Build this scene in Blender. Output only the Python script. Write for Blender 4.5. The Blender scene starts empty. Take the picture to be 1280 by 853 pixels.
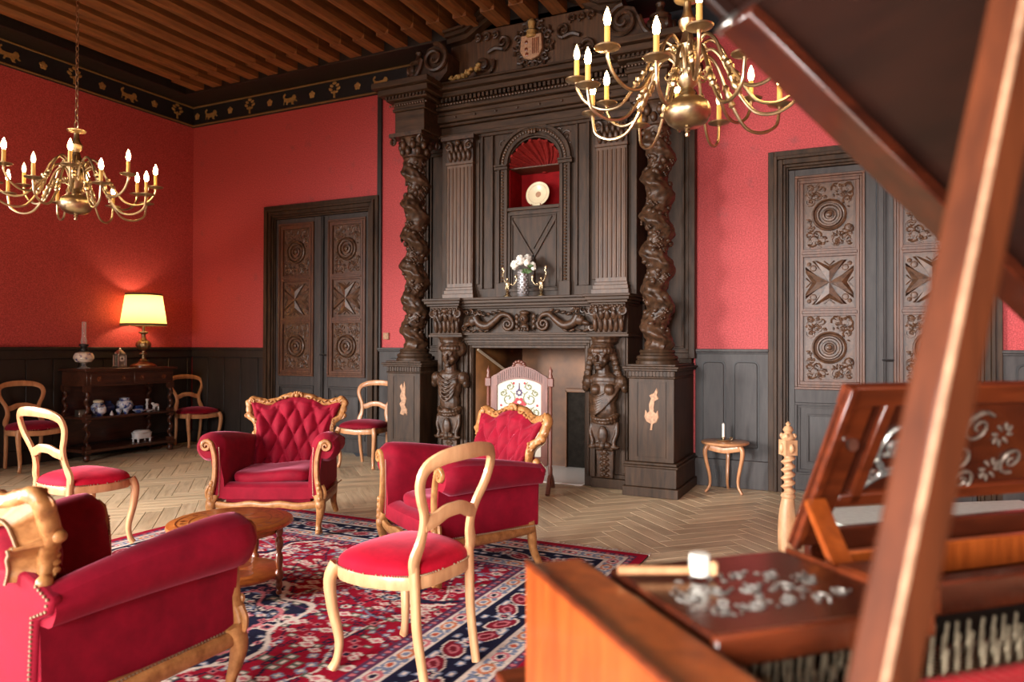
import bpy, math, random
from mathutils import Vector as V, Matrix as MX, Euler, noise
PI = math.pi
R = math.radians
rnd = random.Random(7)
SC = bpy.context.scene
COL = SC.collection

# ------------------------------------------------------------------ camera
cam_d = bpy.data.cameras.new('camera'); cam = bpy.data.objects.new('camera', cam_d); COL.objects.link(cam)
cam.location = (0, 0, 1.3)
_yaw, _pitch, _roll = 0.4514, 0.0085, 0.0035
_f = V((-math.sin(_yaw)*math.cos(_pitch), math.cos(_yaw)*math.cos(_pitch), math.sin(_pitch)))
_r = V((math.cos(_yaw), math.sin(_yaw), 0)); _u = _r.cross(_f)
_r2 = _r*math.cos(_roll)+_u*math.sin(_roll); _u2 = _u*math.cos(_roll)-_r*math.sin(_roll)
cam.rotation_euler = MX((( _r2.x,_u2.x,-_f.x),(_r2.y,_u2.y,-_f.y),(_r2.z,_u2.z,-_f.z))).to_euler()
cam_d.sensor_width = 36; cam_d.lens = 36*905.5/1280; cam_d.clip_start = 0.02
cam_d.dof.use_dof = True; cam_d.dof.focus_distance = 4.6; cam_d.dof.aperture_fstop = 2.6
SC.camera = cam

# ------------------------------------------------------------------ world, daylight from the windows, exposure
w = bpy.data.worlds.new('world'); SC.world = w; w.use_nodes = True
w.node_tree.nodes['Background'].inputs[0].default_value = (0.80, 0.88, 1.0, 1)
w.node_tree.nodes['Background'].inputs[1].default_value = 0.35
def area(name, loc, target, sx, sy, power, col):
    l = bpy.data.lights.new(name, 'AREA'); l.shape = 'RECTANGLE'; l.size = sx; l.size_y = sy; l.energy = power; l.color = col
    o = bpy.data.objects.new(name, l); COL.objects.link(o); o.location = loc
    o.rotation_euler = (V(target)-V(loc)).to_track_quat('-Z', 'Y').to_euler()
    return o
for wy, pw, tx, ty in ((1.2, 110, -2.5, 7.0), (-1.8, 330, -2.2, 3.4), (-4.6, 950, -2.6, 1.4)):
    o_ = area('window_light', (-8.1, wy, 2.3), (tx, ty, -1.1), 1.5, 2.4, pw, (1.0, 0.97, 0.94)); o_.data.spread = R(82)
for wx, pw, tx in ((-2.6, 560, -2.4), (0.9, 560, 0.9)):
    o_ = area('window_light', (wx, -5.85, 2.2), (tx, 1.6, -1.3), 1.5, 2.2, pw, (1.0, 0.97, 0.95)); o_.data.spread = R(76)
SC.view_settings.view_transform = 'Standard'; SC.view_settings.look = 'None'
SC.view_settings.gamma = 1; SC.view_settings.use_curve_mapping = False
SC.view_settings.exposure = -1.02
SC.cycles.use_denoising = True
SC.cycles.max_bounces = 8
SC.cycles.sample_clamp_indirect = 6

# ------------------------------------------------------------------ materials
def lin(c):
    return tuple((x/12.92 if x <= 0.04045 else ((x+0.055)/1.055)**2.4) for x in (v/255 for v in c))+(1,)
class NT:
    def __init__(s, name):
        s.m = bpy.data.materials.new(name); s.m.use_nodes = True; s.t = s.m.node_tree
        s.b = s.t.nodes['Principled BSDF']; s.out = s.t.nodes['Material Output']
    def n(s, ty, **kw):
        x = s.t.nodes.new(ty)
        for k, v in kw.items(): setattr(x, k, v)
        return x
    def l(s, a, b): s.t.links.new(a, b)
    def ramp(s, fac, stops, interp='LINEAR'):
        r = s.n('ShaderNodeValToRGB'); cr = r.color_ramp; cr.interpolation = interp
        while len(cr.elements) < len(stops): cr.elements.new(0.5)
        for e, (p, c) in zip(cr.elements, stops): e.position = p; e.color = c
        s.l(fac, r.inputs[0]); return r.outputs[0]
    def coords(s, scale=(1, 1, 1), kind='Object'):
        tc = s.n('ShaderNodeTexCoord'); mp = s.n('ShaderNodeMapping'); mp.inputs['Scale'].default_value = scale
        s.l(tc.outputs[kind], mp.inputs[0]); return mp.outputs[0]
    def noise(s, vec, scale, detail=4, rough=0.55):
        x = s.n('ShaderNodeTexNoise'); x.inputs['Scale'].default_value = scale; x.inputs['Detail'].default_value = detail
        x.inputs['Roughness'].default_value = rough; s.l(vec, x.inputs['Vector']); return x.outputs['Fac']
    def bump(s, h, strength, dist=0.01):
        x = s.n('ShaderNodeBump'); x.inputs['Strength'].default_value = strength; x.inputs['Distance'].default_value = dist
        s.l(h, x.inputs['Height']); s.l(x.outputs[0], s.b.inputs['Normal'])
    def set(s, **kw):
        for k, v in kw.items(): s.b.inputs[k.replace('_', ' ')].default_value = v
        return s
def wood(name, c1, c2, scale=(3, 3, 40), rough=0.4, bump=0.15, coat=0.0, ns=3.0, spec=0.5):
    """grain: noise stretched along one axis (the small scale number)"""
    t = NT(name); vec = t.coords(scale); f = t.noise(vec, ns, 5, 0.6)
    t.l(t.ramp(f, [(0.3, lin(c1)), (0.7, lin(c2))]), t.b.inputs['Base Color'])
    t.set(Roughness=rough); t.b.inputs['Specular IOR Level'].default_value = spec
    if coat: t.b.inputs['Coat Weight'].default_value = coat; t.b.inputs['Coat Roughness'].default_value = 0.12
    if bump: t.bump(f, bump, 0.004)
    return t.m
def plain(name, c, rough=0.5, metal=0.0, var=0.0, nscale=20, bump=0, trans=0, spec=0.5):
    t = NT(name)
    if var:
        f = t.noise(t.coords(), nscale, 4)
        a = tuple(x*(1-var) for x in lin(c)[:3])+(1,); b = tuple(min(1, x*(1+var)) for x in lin(c)[:3])+(1,)
        t.l(t.ramp(f, [(0.3, a), (0.7, b)]), t.b.inputs['Base Color'])
        if bump: t.bump(f, bump, 0.004)
    else: t.b.inputs['Base Color'].default_value = lin(c)
    t.set(Roughness=rough, Metallic=metal); t.b.inputs['Specular IOR Level'].default_value = spec
    if trans: t.b.inputs['Transmission Weight'].default_value = trans
    return t.m
def velvet(name, c, tint, sheen=0.6):
    t = NT(name); v = t.coords(); f = t.noise(v, 9, 5, 0.65)
    a = tuple(x*0.72 for x in lin(c)[:3])+(1,); b = tuple(min(1, x*1.22) for x in lin(c)[:3])+(1,)
    t.l(t.ramp(f, [(0.3, a), (0.7, b)]), t.b.inputs['Base Color'])
    t.set(Roughness=0.75); t.b.inputs['Specular IOR Level'].default_value = 0.15
    t.b.inputs['Sheen Weight'].default_value = sheen; t.b.inputs['Sheen Roughness'].default_value = 0.35
    t.b.inputs['Sheen Tint'].default_value = lin(tint)
    t.bump(t.noise(v, 260, 2), 0.12, 0.002)
    return t.m
def emit(name, c, strength):
    t = NT(name); t.b.inputs['Base Color'].default_value = lin(c)
    t.b.inputs['Emission Color'].default_value = lin(c); t.b.inputs['Emission Strength'].default_value = strength
    return t.m
M = {}
M['oak'] = wood('dark_oak', (36, 25, 16), (72, 51, 35), (9, 9, 1.2), 0.5, 0.12, spec=.25)
M['oak_h'] = wood('dark_oak_horizontal', (38, 26, 16), (74, 52, 35), (1.2, 9, 9), 0.5, 0.12, spec=.25)
M['carved'] = wood('carved_oak', (34, 22, 14), (84, 57, 38), (5, 5, 5), 0.42, 0.3, ns=4, spec=.4)
M['carved_door'] = wood('carved_door_oak', (46, 28, 18), (104, 72, 50), (6, 6, 6), 0.4, 0.25, ns=4)
M['door_brown'] = wood('door_brown_oak', (58, 33, 20), (100, 62, 40), (12, 12, 1.2), 0.42, 0.12)
M['flute'] = wood('pilaster_oak', (56, 36, 21), (96, 65, 40), (12, 12, 1.0), 0.45, 0.12)
M['grey_oak'] = wood('grey_painted_oak', (48, 44, 43), (68, 63, 61), (9, 9, 1.2), 0.5, 0.08, spec=.35)
M['black_oak'] = wood('black_oak', (28, 23, 21), (42, 35, 31), (9, 9, 1.2), 0.5, 0.1)
M['beam'] = wood('beam_oak', (92, 56, 28), (146, 92, 48), (9, 0.9, 9), 0.6, 0.2)
M['board'] = wood('ceiling_board', (20, 13, 10), (32, 22, 16), (9, 0.9, 9), 0.7, 0.2)
M['gilt'] = wood('honey_carved_wood', (126, 80, 40), (176, 122, 72), (9, 9, 9), 0.42, 0.15, coat=0.05, ns=3, spec=.4)
M['gilt_dark'] = wood('ochre_frame_wood', (150, 94, 38), (182, 122, 58), (6, 6, 3), 0.35, 0.1, coat=0.25)
M['beech'] = wood('pale_beech', (196, 142, 98), (220, 172, 126), (9, 9, 2), 0.35, 0.06, coat=0.2)
M['chair_wood'] = wood('warm_beech', (172, 116, 76), (206, 150, 106), (9, 9, 2), 0.35, 0.06, coat=0.25)
M['table_wood'] = wood('cherry_table_wood', (136, 70, 27), (174, 100, 44), (9, 9, 3), 0.33, 0.06, coat=0.25)
M['inlay_dark'] = wood('dark_inlay', (92, 44, 20), (128, 64, 30), (9, 9, 3), 0.3, 0, coat=0.4)
M['mahogany'] = wood('mahogany', (70, 27, 11), (110, 46, 20), (2, 14, 14), 0.3, 0.05, coat=0.35)
M['mahogany_v'] = wood('mahogany_case', (124, 53, 17), (168, 80, 29), (14, 14, 1.6), 0.3, 0.05, coat=0.3)
M['mahogany_dark'] = wood('dark_mahogany', (46, 17, 9), (76, 30, 15), (2, 12, 12), 0.25, 0.04, coat=0.4)
M['lid_wood'] = wood('lid_veneer', (26, 12, 8), (42, 19, 12), (5, 1, 5), 0.45, 0.04, coat=0.05, spec=.3)
M['prop_wood'] = wood('prop_mahogany', (66, 30, 14), (96, 47, 23), (14, 14, 1.5), 0.5, 0.05, coat=0.05, spec=.25)
M['sideboard'] = wood('sideboard_oak', (52, 28, 19), (84, 46, 30), (9, 1.5, 9), 0.33, 0.1, coat=0.2)
M['screen_wood'] = wood('screen_walnut', (92, 52, 42), (128, 80, 66), (9, 9, 2), 0.4, 0.1)
M['velvet'] = velvet('crimson_velvet', (124, 8, 31), (255, 150, 175), 0.3)
M['velvet_bright'] = velvet('bright_red_velvet', (184, 14, 42), (255, 140, 160), 0.35)
M['red_cloth'] = velvet('dark_red_cloth', (130, 6, 12), (220, 60, 60), 0.1)
M['red_shell'] = wood('red_shell_niche', (110, 24, 22), (150, 40, 34), (8, 8, 8), 0.5, 0.1)
M['brass'] = plain('aged_brass', (192, 172, 138), 0.32, 1.0, 0.25, 12)
M['brass_dull'] = plain('dull_brass', (164, 142, 108), 0.4, 1.0, 0.3, 14)
M['gold'] = plain('worn_gilding', (164, 130, 76), 0.55, 0.2, 0.3, 40)
M['steel'] = plain('grey_steel', (180, 178, 172), 0.3, 1.0, 0.15, 40)
M['pewter'] = plain('pale_fretwork_metal', (190, 186, 178), 0.25, 0.8, 0.3, 40)
M['nail'] = plain('nail_heads', (176, 156, 130), 0.35, 0.9)
M['black'] = plain('black_iron', (24, 22, 22), 0.5)
M['soot'] = plain('soot_black', (40, 36, 32), 0.95, var=0.3, spec=.05)
M['candle'] = plain('wax_candle_sleeve', (232, 190, 104), 0.5)
M['wax'] = plain('white_wax', (232, 228, 214), 0.5)
M['porcelain'] = plain('white_porcelain', (228, 228, 226), 0.18)
M['cream'] = plain('cream_ceramic', (232, 216, 180), 0.25, var=0.05)
M['bulb'] = emit('flame_bulb', (255, 206, 140), 150)
M['bulb_dim'] = emit('dim_bulb', (255, 232, 190), 4)
M['petal'] = plain('white_petals', (246, 242, 230), 0.7)
M['leaf'] = plain('leaf_green', (66, 92, 46), 0.55, var=0.2)
M['marble'] = plain('white_marble', (236, 234, 230), 0.35)
M['felt'] = velvet('red_felt', (170, 30, 44), (230, 90, 100), 0.2)
M['rope'] = plain('gilt_rope', (122, 94, 54), 0.55, 0.2, 0.2, 60)
M['navy'] = plain('navy_black_band', (20, 20, 26), 0.7, var=0.2)
M['worn_and_lit'] = plain('worn_and_lit_wood', (168, 128, 98), 0.65, var=0.35, nscale=50)  # bare worn wood; also colours the highlight painted on the lid prop

# ------------------------------------------------------------------ mesh builder
class MB:
    def __init__(s): s.v = []; s.f = []; s.M = MX.Identity(4)
    def at(s, loc=(0, 0, 0), rz=0, rx=0, ry=0, sc=(1, 1, 1)):
        s.M = MX.Translation(loc) @ Euler((rx, ry, rz)).to_matrix().to_4x4() @ MX.Diagonal(V((*sc, 1))); return s
    def add(s, vs, fs):
        o = len(s.v); s.v += [s.M @ V(p) for p in vs]; s.f += [tuple(i+o for i in f) for f in fs]; return s
    def box(s, x0, x1, y0, y1, z0, z1):
        return s.add([(x0, y0, z0), (x1, y0, z0), (x1, y1, z0), (x0, y1, z0), (x0, y0, z1), (x1, y0, z1), (x1, y1, z1), (x0, y1, z1)],
                     [(3, 2, 1, 0), (4, 5, 6, 7), (0, 1, 5, 4), (1, 2, 6, 5), (2, 3, 7, 6), (3, 0, 4, 7)])
    def frus(s, b, t):
        """frustum between two rectangles (x0,x1,y0,y1,z)"""
        q = lambda r: [(r[0], r[2], r[4]), (r[1], r[2], r[4]), (r[1], r[3], r[4]), (r[0], r[3], r[4])]
        return s.add(q(b)+q(t), [(3, 2, 1, 0), (4, 5, 6, 7), (0, 1, 5, 4), (1, 2, 6, 5), (2, 3, 7, 6), (3, 0, 4, 7)])
    def prism(s, poly, a, b, plane='xz'):
        """2-D outline extruded along the remaining axis from a to b"""
        p = {'xz': lambda u, v, h: (u, h, v), 'xy': lambda u, v, h: (u, v, h), 'yz': lambda u, v, h: (h, u, v)}[plane]
        n = len(poly); vs = [p(u, v, a) for u, v in poly]+[p(u, v, b) for u, v in poly]
        return s.add(vs, [tuple(range(n)), tuple(range(2*n-1, n-1, -1))]+[(i, n+i, n+(i+1) % n, (i+1) % n) for i in range(n)])
    def lathe(s, prof, n=16, c=(0, 0, 0), axis='z', flute=None):
        vs = []; fs = []
        for r, z in prof:
            for i in range(n):
                a = 2*PI*i/n; rr = r*(flute(a) if flute else 1)
                x, y = rr*math.cos(a), rr*math.sin(a)
                p = (x, y, z) if axis == 'z' else ((x, z, y) if axis == 'y' else (z, x, y))
                vs.append((p[0]+c[0], p[1]+c[1], p[2]+c[2]))
        for j in range(len(prof)-1):
            for i in range(n): fs.append((j*n+i, j*n+(i+1) % n, (j+1)*n+(i+1) % n, (j+1)*n+i))
        fs.append(tuple(range(n-1, -1, -1))); fs.append(tuple(range((len(prof)-1)*n, len(prof)*n)))
        return s.add(vs, fs)
    def sweep(s, pts, sec, sc=None, up=(0, 0, 1), closed=False):
        pts = [V(p) for p in pts]; n = len(pts); k = len(sec); vs = []; fs = []; up = V(up); prev = None
        for i, p in enumerate(pts):
            if closed: t = pts[(i+1) % n]-pts[i-1]
            else: t = pts[min(i+1, n-1)]-pts[max(i-1, 0)]
            t.normalize()
            b = t.cross(up)
            if b.length < 1e-3: b = prev if prev is not None else t.orthogonal()
            b.normalize()
            if prev is not None and b.dot(prev) < 0 and up.length > 0: b = -b
            prev = b; c = b.cross(t); q = sc[i] if sc else 1
            qx, qy = q if isinstance(q, tuple) else (q, q)
            vs += [p+b*(u*qx)+c*(v*qy) for u, v in sec]
        m = n if closed else n-1
        for j in range(m):
            a = j*k; d = ((j+1) % n)*k
            for i in range(k): fs.append((a+i, a+(i+1) % k, d+(i+1) % k, d+i))
        if not closed: fs += [tuple(range(k-1, -1, -1)), tuple(range((n-1)*k, n*k))]
        return s.add(vs, fs)
    def tube(s, pts, r, n=8, closed=False):
        sec = [(math.cos(2*PI*i/n), math.sin(2*PI*i/n)) for i in range(n)]
        rr = r if isinstance(r, (list, tuple)) else [r]*len(pts)
        pts = [V(p) for p in pts]; N = len(pts); vs = []; fs = []; b = None
        for i, p in enumerate(pts):                      # parallel transport frame
            t = (pts[(i+1) % N]-pts[i-1]) if closed else (pts[min(i+1, N-1)]-pts[max(i-1, 0)])
            if t.length < 1e-9: t = V((0, 0, 1))
            t.normalize()
            b = t.orthogonal() if b is None else (b-t*b.dot(t))
            if b.length < 1e-6: b = t.orthogonal()
            b.normalize(); c = t.cross(b)
            vs += [p+(b*u+c*v)*rr[i] for u, v in sec]
        m = N if closed else N-1
        for j in range(m):
            a = j*n; d = ((j+1) % N)*n
            for i in range(n): fs.append((a+i, a+(i+1) % n, d+(i+1) % n, d+i))
        if not closed: fs += [tuple(range(n-1, -1, -1)), tuple(range((N-1)*n, N*n))]
        return s.add(vs, fs)
    def ell(s, c, r, n=10, m=6, rot=(0, 0, 0)):
        r = r if isinstance(r, (tuple, list)) else (r, r, r); E = Euler(rot).to_matrix(); c = V(c)
        vs = [c+E @ V((0, 0, -r[2]))]; fs = []
        for j in range(1, m):
            t = -PI/2+PI*j/m
            for i in range(n):
                a = 2*PI*i/n; vs.append(c+E @ V((r[0]*math.cos(t)*math.cos(a), r[1]*math.cos(t)*math.sin(a), r[2]*math.sin(t))))
        vs.append(c+E @ V((0, 0, r[2]))); T = len(vs)-1
        for i in range(n): fs.append((0, 1+(i+1) % n, 1+i)); fs.append((T, T-n+i, T-n+(i+1) % n))
        for j in range(m-2):
            a = 1+j*n
            for i in range(n): fs.append((a+i, a+(i+1) % n, a+n+(i+1) % n, a+n+i))
        return s.add(vs, fs)
    def grid(s, fn, nu, nv, cu=False):
        """fn(u,v) -> point, u,v in 0..1"""
        k = nu if cu else nu+1
        vs = [fn(i/nu, j/nv) for j in range(nv+1) for i in range(k)]
        fs = [(j*k+i, j*k+(i+1) % k, (j+1)*k+(i+1) % k, (j+1)*k+i) for j in range(nv) for i in range(nu)]
        return s.add(vs, fs)
    def build(s, name, mat, parent=None, bevel=0, seg=1, remesh=0, smoothit=0, angle=35, solid=0, kind=None, sub=0):
        me = bpy.data.meshes.new(name); me.from_pydata([tuple(p) for p in s.v], [], s.f); me.update()
        me.materials.append(M[mat] if isinstance(mat, str) else mat)
        o = bpy.data.objects.new(name, me); COL.objects.link(o)
        if parent is not None: o.parent = parent
        shade(me, angle)
        if solid: m = o.modifiers.new('solid', 'SOLIDIFY'); m.thickness = solid; m.offset = -1
        if sub: m = o.modifiers.new('sub', 'SUBSURF'); m.levels = sub; m.render_levels = sub
        if bevel: m = o.modifiers.new('bevel', 'BEVEL'); m.width = bevel; m.segments = seg; m.limit_method = 'ANGLE'; m.angle_limit = R(40)
        if remesh:
            m = o.modifiers.new('remesh', 'REMESH'); m.mode = 'VOXEL'; m.voxel_size = remesh; m.use_smooth_shade = True
            if smoothit: m = o.modifiers.new('smooth', 'SMOOTH'); m.factor = 0.5; m.iterations = smoothit
        if kind: o['kind'] = kind
        return o
def shade(me, angle=35):
    me.polygons.foreach_set('use_smooth', [True]*len(me.polygons)); me.set_sharp_from_angle(angle=R(angle))
def thing(name, label, cat, loc=(0, 0, 0), rz=0, group=None):
    o = bpy.data.objects.new(name, None); COL.objects.link(o); o.location = loc; o.rotation_euler = (0, 0, rz)
    o.empty_display_size = 0.1; o['label'] = label; o['category'] = cat
    if group: o['group'] = group
    return o
def tag(o, label, cat, group=None):
    o['label'] = label; o['category'] = cat
    if group: o['group'] = group
    return o
def struct(o): o['kind'] = 'structure'; return o
def copy_tree(o, parent=None):
    c = o.copy(); COL.objects.link(c)
    if parent is not None: c.parent = parent
    for ch in list(o.children): copy_tree(ch, c)
    return c
def share(o, loc=None, parent=None, rz=None):
    c = o.copy(); COL.objects.link(c)
    if loc is not None: c.location = loc
    if rz is not None: c.rotation_euler = (0, 0, rz)
    if parent is not None: c.parent = parent
    return c
def face(fx, fy): return math.atan2(fy, fx)+PI/2          # turn local -Y to (fx, fy)
def cr(pts, k=6, closed=False):
    """Catmull-Rom through pts"""
    P = [V(p) if len(p) == 3 else V((*p, 0)) for p in pts]; n = len(P); out = []
    rng = range(n if closed else n-1)
    for i in rng:
        g = (lambda j: P[j % n]) if closed else (lambda j: P[max(0, min(n-1, j))])
        a, b, c, d = g(i-1), g(i), g(i+1), g(i+2)
        for t in range(k):
            t /= k
            out.append(0.5*((2*b)+(c-a)*t+(2*a-5*b+4*c-d)*t*t+(3*b-a-3*c+d)*t**3))
    if not closed: out.append(P[-1])
    return out
def cr1(vals, k=6):
    return [p.x for p in cr([(v, 0, 0) for v in vals], k)]
RSEC = [(0.5, -0.3), (0.5, 0.3), (0.3, 0.5), (-0.3, 0.5), (-0.5, 0.3), (-0.5, -0.3), (-0.3, -0.5), (0.3, -0.5)]   # rounded square
def spiral(c, r0, turns, a0=0, dirn=1, n=26, plane='xz', rise=0.0, end=0.12):
    """points of a scroll in a plane, from the outside in"""
    out = []
    for i in range(n):
        t = i/(n-1); r = r0*(1-t*(1-end)); a = a0+dirn*2*PI*turns*t; u, v = r*math.cos(a), r*math.sin(a)
        h = -rise*t
        out.append({'xz': (c[0]+u, c[1]+h, c[2]+v), 'yz': (c[0]+h, c[1]+u, c[2]+v), 'xy': (c[0]+u, c[1]+v, c[2]-h)}[plane])
    return out
# ================================================================== STRUCTURE
def S(o, label, cat): struct(o); o['label'] = label; o['category'] = cat; return o
FX = -2.96                                     # axis of the chimneypiece on the back wall (plane y = 7)
# wallpaper: crimson damask, faint darker motif
t = NT('red_damask_wallpaper'); vec = t.coords()
n1 = t.noise(vec, 85, 3, 0.75); n2 = t.noise(vec, 1.6, 3); n3 = t.noise(vec, 14, 3, 0.6)
vo = t.n('ShaderNodeTexVoronoi'); vo.inputs['Scale'].default_value = 3.2; vo.inputs['Randomness'].default_value = 0.35; t.l(vec, vo.inputs['Vector'])
base = t.ramp(n1, [(0.34, lin((140, 62, 63))), (0.48, lin((180, 70, 72))), (0.64, lin((206, 92, 92)))])
mot = t.ramp(vo.outputs['Distance'], [(0.0, (0.55, 0.55, 0.55, 1)), (0.16, (0.2, 0.2, 0.2, 1)), (0.22, (0, 0, 0, 1))])
mm = t.n('ShaderNodeMath', operation='MULTIPLY'); t.l(mot, mm.inputs[0]); t.l(t.ramp(n3, [(0.4, (0, 0, 0, 1)), (0.6, (1, 1, 1, 1))]), mm.inputs[1])
mx = t.n('ShaderNodeMixRGB'); mx.inputs['Color2'].default_value = lin((104, 74, 76)); t.l(mm.outputs[0], mx.inputs['Fac']); t.l(base, mx.inputs['Color1'])
t.l(mx.outputs[0], t.b.inputs['Base Color']); t.set(Roughness=0.62); t.b.inputs['Specular IOR Level'].default_value = 0.25
t.bump(n1, 0.1, 0.002); M['paper'] = t.m
M['plaster'] = plain('pale_plaster', (196, 186, 172), 0.9)
# plank material
t = NT('oak_parquet'); tc = t.n('ShaderNodeTexCoord'); oi = t.n('ShaderNodeObjectInfo'); ge = t.n('ShaderNodeNewGeometry')
ad = t.n('ShaderNodeMath', operation='ADD'); t.l(oi.outputs['Random'], ad.inputs[0]); t.l(ge.outputs['Random Per Island'], ad.inputs[1])
fr = t.n('ShaderNodeMath', operation='FRACT'); t.l(ad.outputs[0], fr.inputs[0])
sc = t.n('ShaderNodeVectorMath', operation='SCALE'); sc.inputs['Scale'].default_value = 40
cb = t.n('ShaderNodeCombineXYZ'); [t.l(fr.outputs[0], cb.inputs[i]) for i in range(3)]; t.l(cb.outputs[0], sc.inputs[0])
av = t.n('ShaderNodeVectorMath', operation='ADD'); t.l(tc.outputs['Object'], av.inputs[0]); t.l(sc.outputs[0], av.inputs[1])
mp = t.n('ShaderNodeMapping'); mp.inputs['Scale'].default_value = (1.6, 16, 16); t.l(av.outputs[0], mp.inputs[0])
g = t.noise(mp.outputs[0], 2.2, 6, 0.62)
c1 = t.ramp(g, [(0.25, lin((160, 136, 108))), (0.45, lin((206, 182, 148))), (0.7, lin((226, 204, 172)))])
tone = t.ramp(fr.outputs[0], [(0.0, (0.74, 0.72, 0.69, 1)), (0.5, (0.92, 0.9, 0.87, 1)), (1.0, (1.06, 1.03, 0.98, 1))])
ml = t.n('ShaderNodeMixRGB', blend_type='MULTIPLY'); ml.inputs['Fac'].default_value = 1; t.l(c1, ml.inputs['Color1']); t.l(tone, ml.inputs['Color2'])
t.l(ml.outputs[0], t.b.inputs['Base Color']); t.set(Roughness=0.36); t.bump(g, 0.08, 0.003); M['plank'] = t.m

# ---- floor: herringbone oak planks on a sub-floor
XL, XR, YN, YF = -8.25, 3.6, -6.0, 7.0
floor = S(MB().box(XL-.1, XR+.1, YN-.1, YF+.6, -0.12, -0.02).build('floor', 'sideboard'), 'light oak herringbone parquet floor across the whole room', 'floor')
PW, PN = 0.12, 5; PLn = PW*PN
def plank_mesh(): 
    a, b, c, e = PLn/2-.0012, PW/2-.0012, 0.0025, 0.0022
    return MB().frus((-a, a, -b, b, -c), (-a+e, a-e, -b+e, b-e, 0.0)).frus((-a, a, -b, b, -0.02), (-a, a, -b, b, -c))
c45 = math.sqrt(0.5)
planks = []
for r_ in range(-190, 190):
    for j in range(-24, 24):
        x0 = (r_+2*PN*j)*PW; planks.append((x0+PLn/2, r_*PW+PW/2, 0))
        c_ = r_; y0 = (c_-2*PN+1+2*PN*j)*PW; planks.append((c_*PW+PW/2, y0+PLn/2, 1))
def vis(x, y):
    d = V((x, y, 0))-V(cam.location); z = d.dot(_f)
    if z < 0.5: return None
    px = 640+905.5*d.dot(_r2)/z; py = 426.5-905.5*d.dot(_u2)/z
    return px, py, z
cand = []; rest = []
for u_, v_, o_ in planks:
    x, y = (u_-v_)*c45-2.0, (u_+v_)*c45+2.0
    if not (XL-.2 < x < XR+.2 and YN-.2 < y < YF+.1): continue
    p = vis(x, y)
    seen = p and -30 < p[0] < 1310 and p[1] < 880 and not (-4.3 < x < -1.4 and y < 4.2) and not (p[0] > 690 and p[1] > 715) and not (p[0] > 1010) and y < 6.9
    if seen: cand.append((p[2], x, y, o_))
    elif y > -1.5 or True: rest.append((x, y, o_))
cand.sort()
rest += [(x, y, o_) for _, x, y, o_ in cand[300:]]
proto = None
for _, x, y, o_ in cand[:300]:
    if proto is None: proto = plank_mesh().build('plank', 'plank', floor, angle=8); o = proto
    else: o = share(proto)
    o.location = (x, y, 0); o.rotation_euler = (0, 0, PI/4+o_*PI/2)
for o_ in (0, 1):
    mb = MB(); rz = PI/4+o_*PI/2; inv = MX.Rotation(-rz, 4, 'Z')
    a, b = PLn/2-.0012, PW/2-.0012
    for x, y, oo in rest:
        if oo == o_:
            p = inv @ V((x, y, 0)); mb.frus((p.x-a, p.x+a, p.y-b, p.y+b, -0.02), (p.x-a+.002, p.x+a-.002, p.y-b+.002, p.y+b-.002, 0))
    o = mb.build('plank_field', 'plank', floor, angle=8, kind='stuff'); o.rotation_euler = (0, 0, rz)

# ---- walls
mb = MB()
D1, D2 = -6.02, 0.115                          # door axes
mb.box(XL-.2, D1-.74, YF, YF+.2, 0, 5.0).box(D1+.74, FX-.66, YF, YF+.2, 0, 5.0).box(D1-.74, D1+.74, YF, YF+.2, 2.95, 5.0)
mb.box(FX+.66, D2-.74, YF, YF+.2, 0, 5.0).box(D2+.74, XR+.2, YF, YF+.2, 0, 5.0).box(D2-.74, D2+.74, YF, YF+.2, 2.95, 5.0).box(FX-.66, FX+.66, YF, YF+.2, 1.4, 5.0)
S(mb.build('wall_back', 'paper'), 'back wall in crimson damask paper with chimneypiece and two doors', 'wall')
def holed(name, wins, along, pos, thick, a0, a1):
    """a wall with window openings 0.5..3.6 high; wins = centres"""
    mb = MB(); e = [a0]+[q for c in wins for q in (c-.75, c+.75)]+[a1]
    bx = (lambda p, q, z0, z1: mb.box(pos, pos+thick, p, q, z0, z1)) if along == 'y' else (lambda p, q, z0, z1: mb.box(p, q, pos, pos+thick, z0, z1))
    for i in range(0, len(e), 2): bx(e[i], e[i+1], 0, 5.0)
    for c in wins: bx(c-.75, c+.75, 0, .8); bx(c-.75, c+.75, 3.3, 5.0)
    return mb.build(name, 'paper')
S(holed('wall_left', (-4.6, -1.8, 1.2), 'y', XL-.2, .2, YN-.2, YF), 'left wall in crimson damask paper behind the sideboard, windows nearer the viewer', 'wall')
S(MB().box(XR, XR+.3, YN-.2, YF, 0, 5.0).build('wall_right', 'paper'), 'right wall in crimson damask paper', 'wall')
S(holed('wall_rear', (-2.6, 0.9), 'x', YN-.3, .3, XL, XR), 'rear wall in crimson damask paper with two tall windows', 'wall')
k = 0
for along, pos, c, lab in (('y', XL-.14, -4.6, 'window nearest the rear wall in the left wall'), ('y', XL-.14, -1.8, 'middle window of the left wall'), ('y', XL-.14, 1.2, 'window of the left wall nearest the sideboard'),
                           ('x', YN-.15, -2.6, 'left window of the rear wall'), ('x', YN-.15, .9, 'right window of the rear wall')):
    k += 1; mb = MB()
    for a0, a1, z0, z1 in ((c-.75, c-.67, .8, 3.3), (c+.67, c+.75, .8, 3.3), (c-.67, c+.67, .8, .9), (c-.67, c+.67, 3.2, 3.3), (c-.03, c+.03, .9, 3.2), (c-.67, c+.67, 1.65, 1.69), (c-.67, c+.67, 2.45, 2.49)):
        if along == 'y': mb.box(pos, pos+.06, a0, a1, z0, z1)
        else: mb.box(a0, a1, pos-.06, pos, z0, z1)
    S(mb.build('window_%d' % k, 'wax'), 'tall white casement '+lab, 'window')
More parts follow.
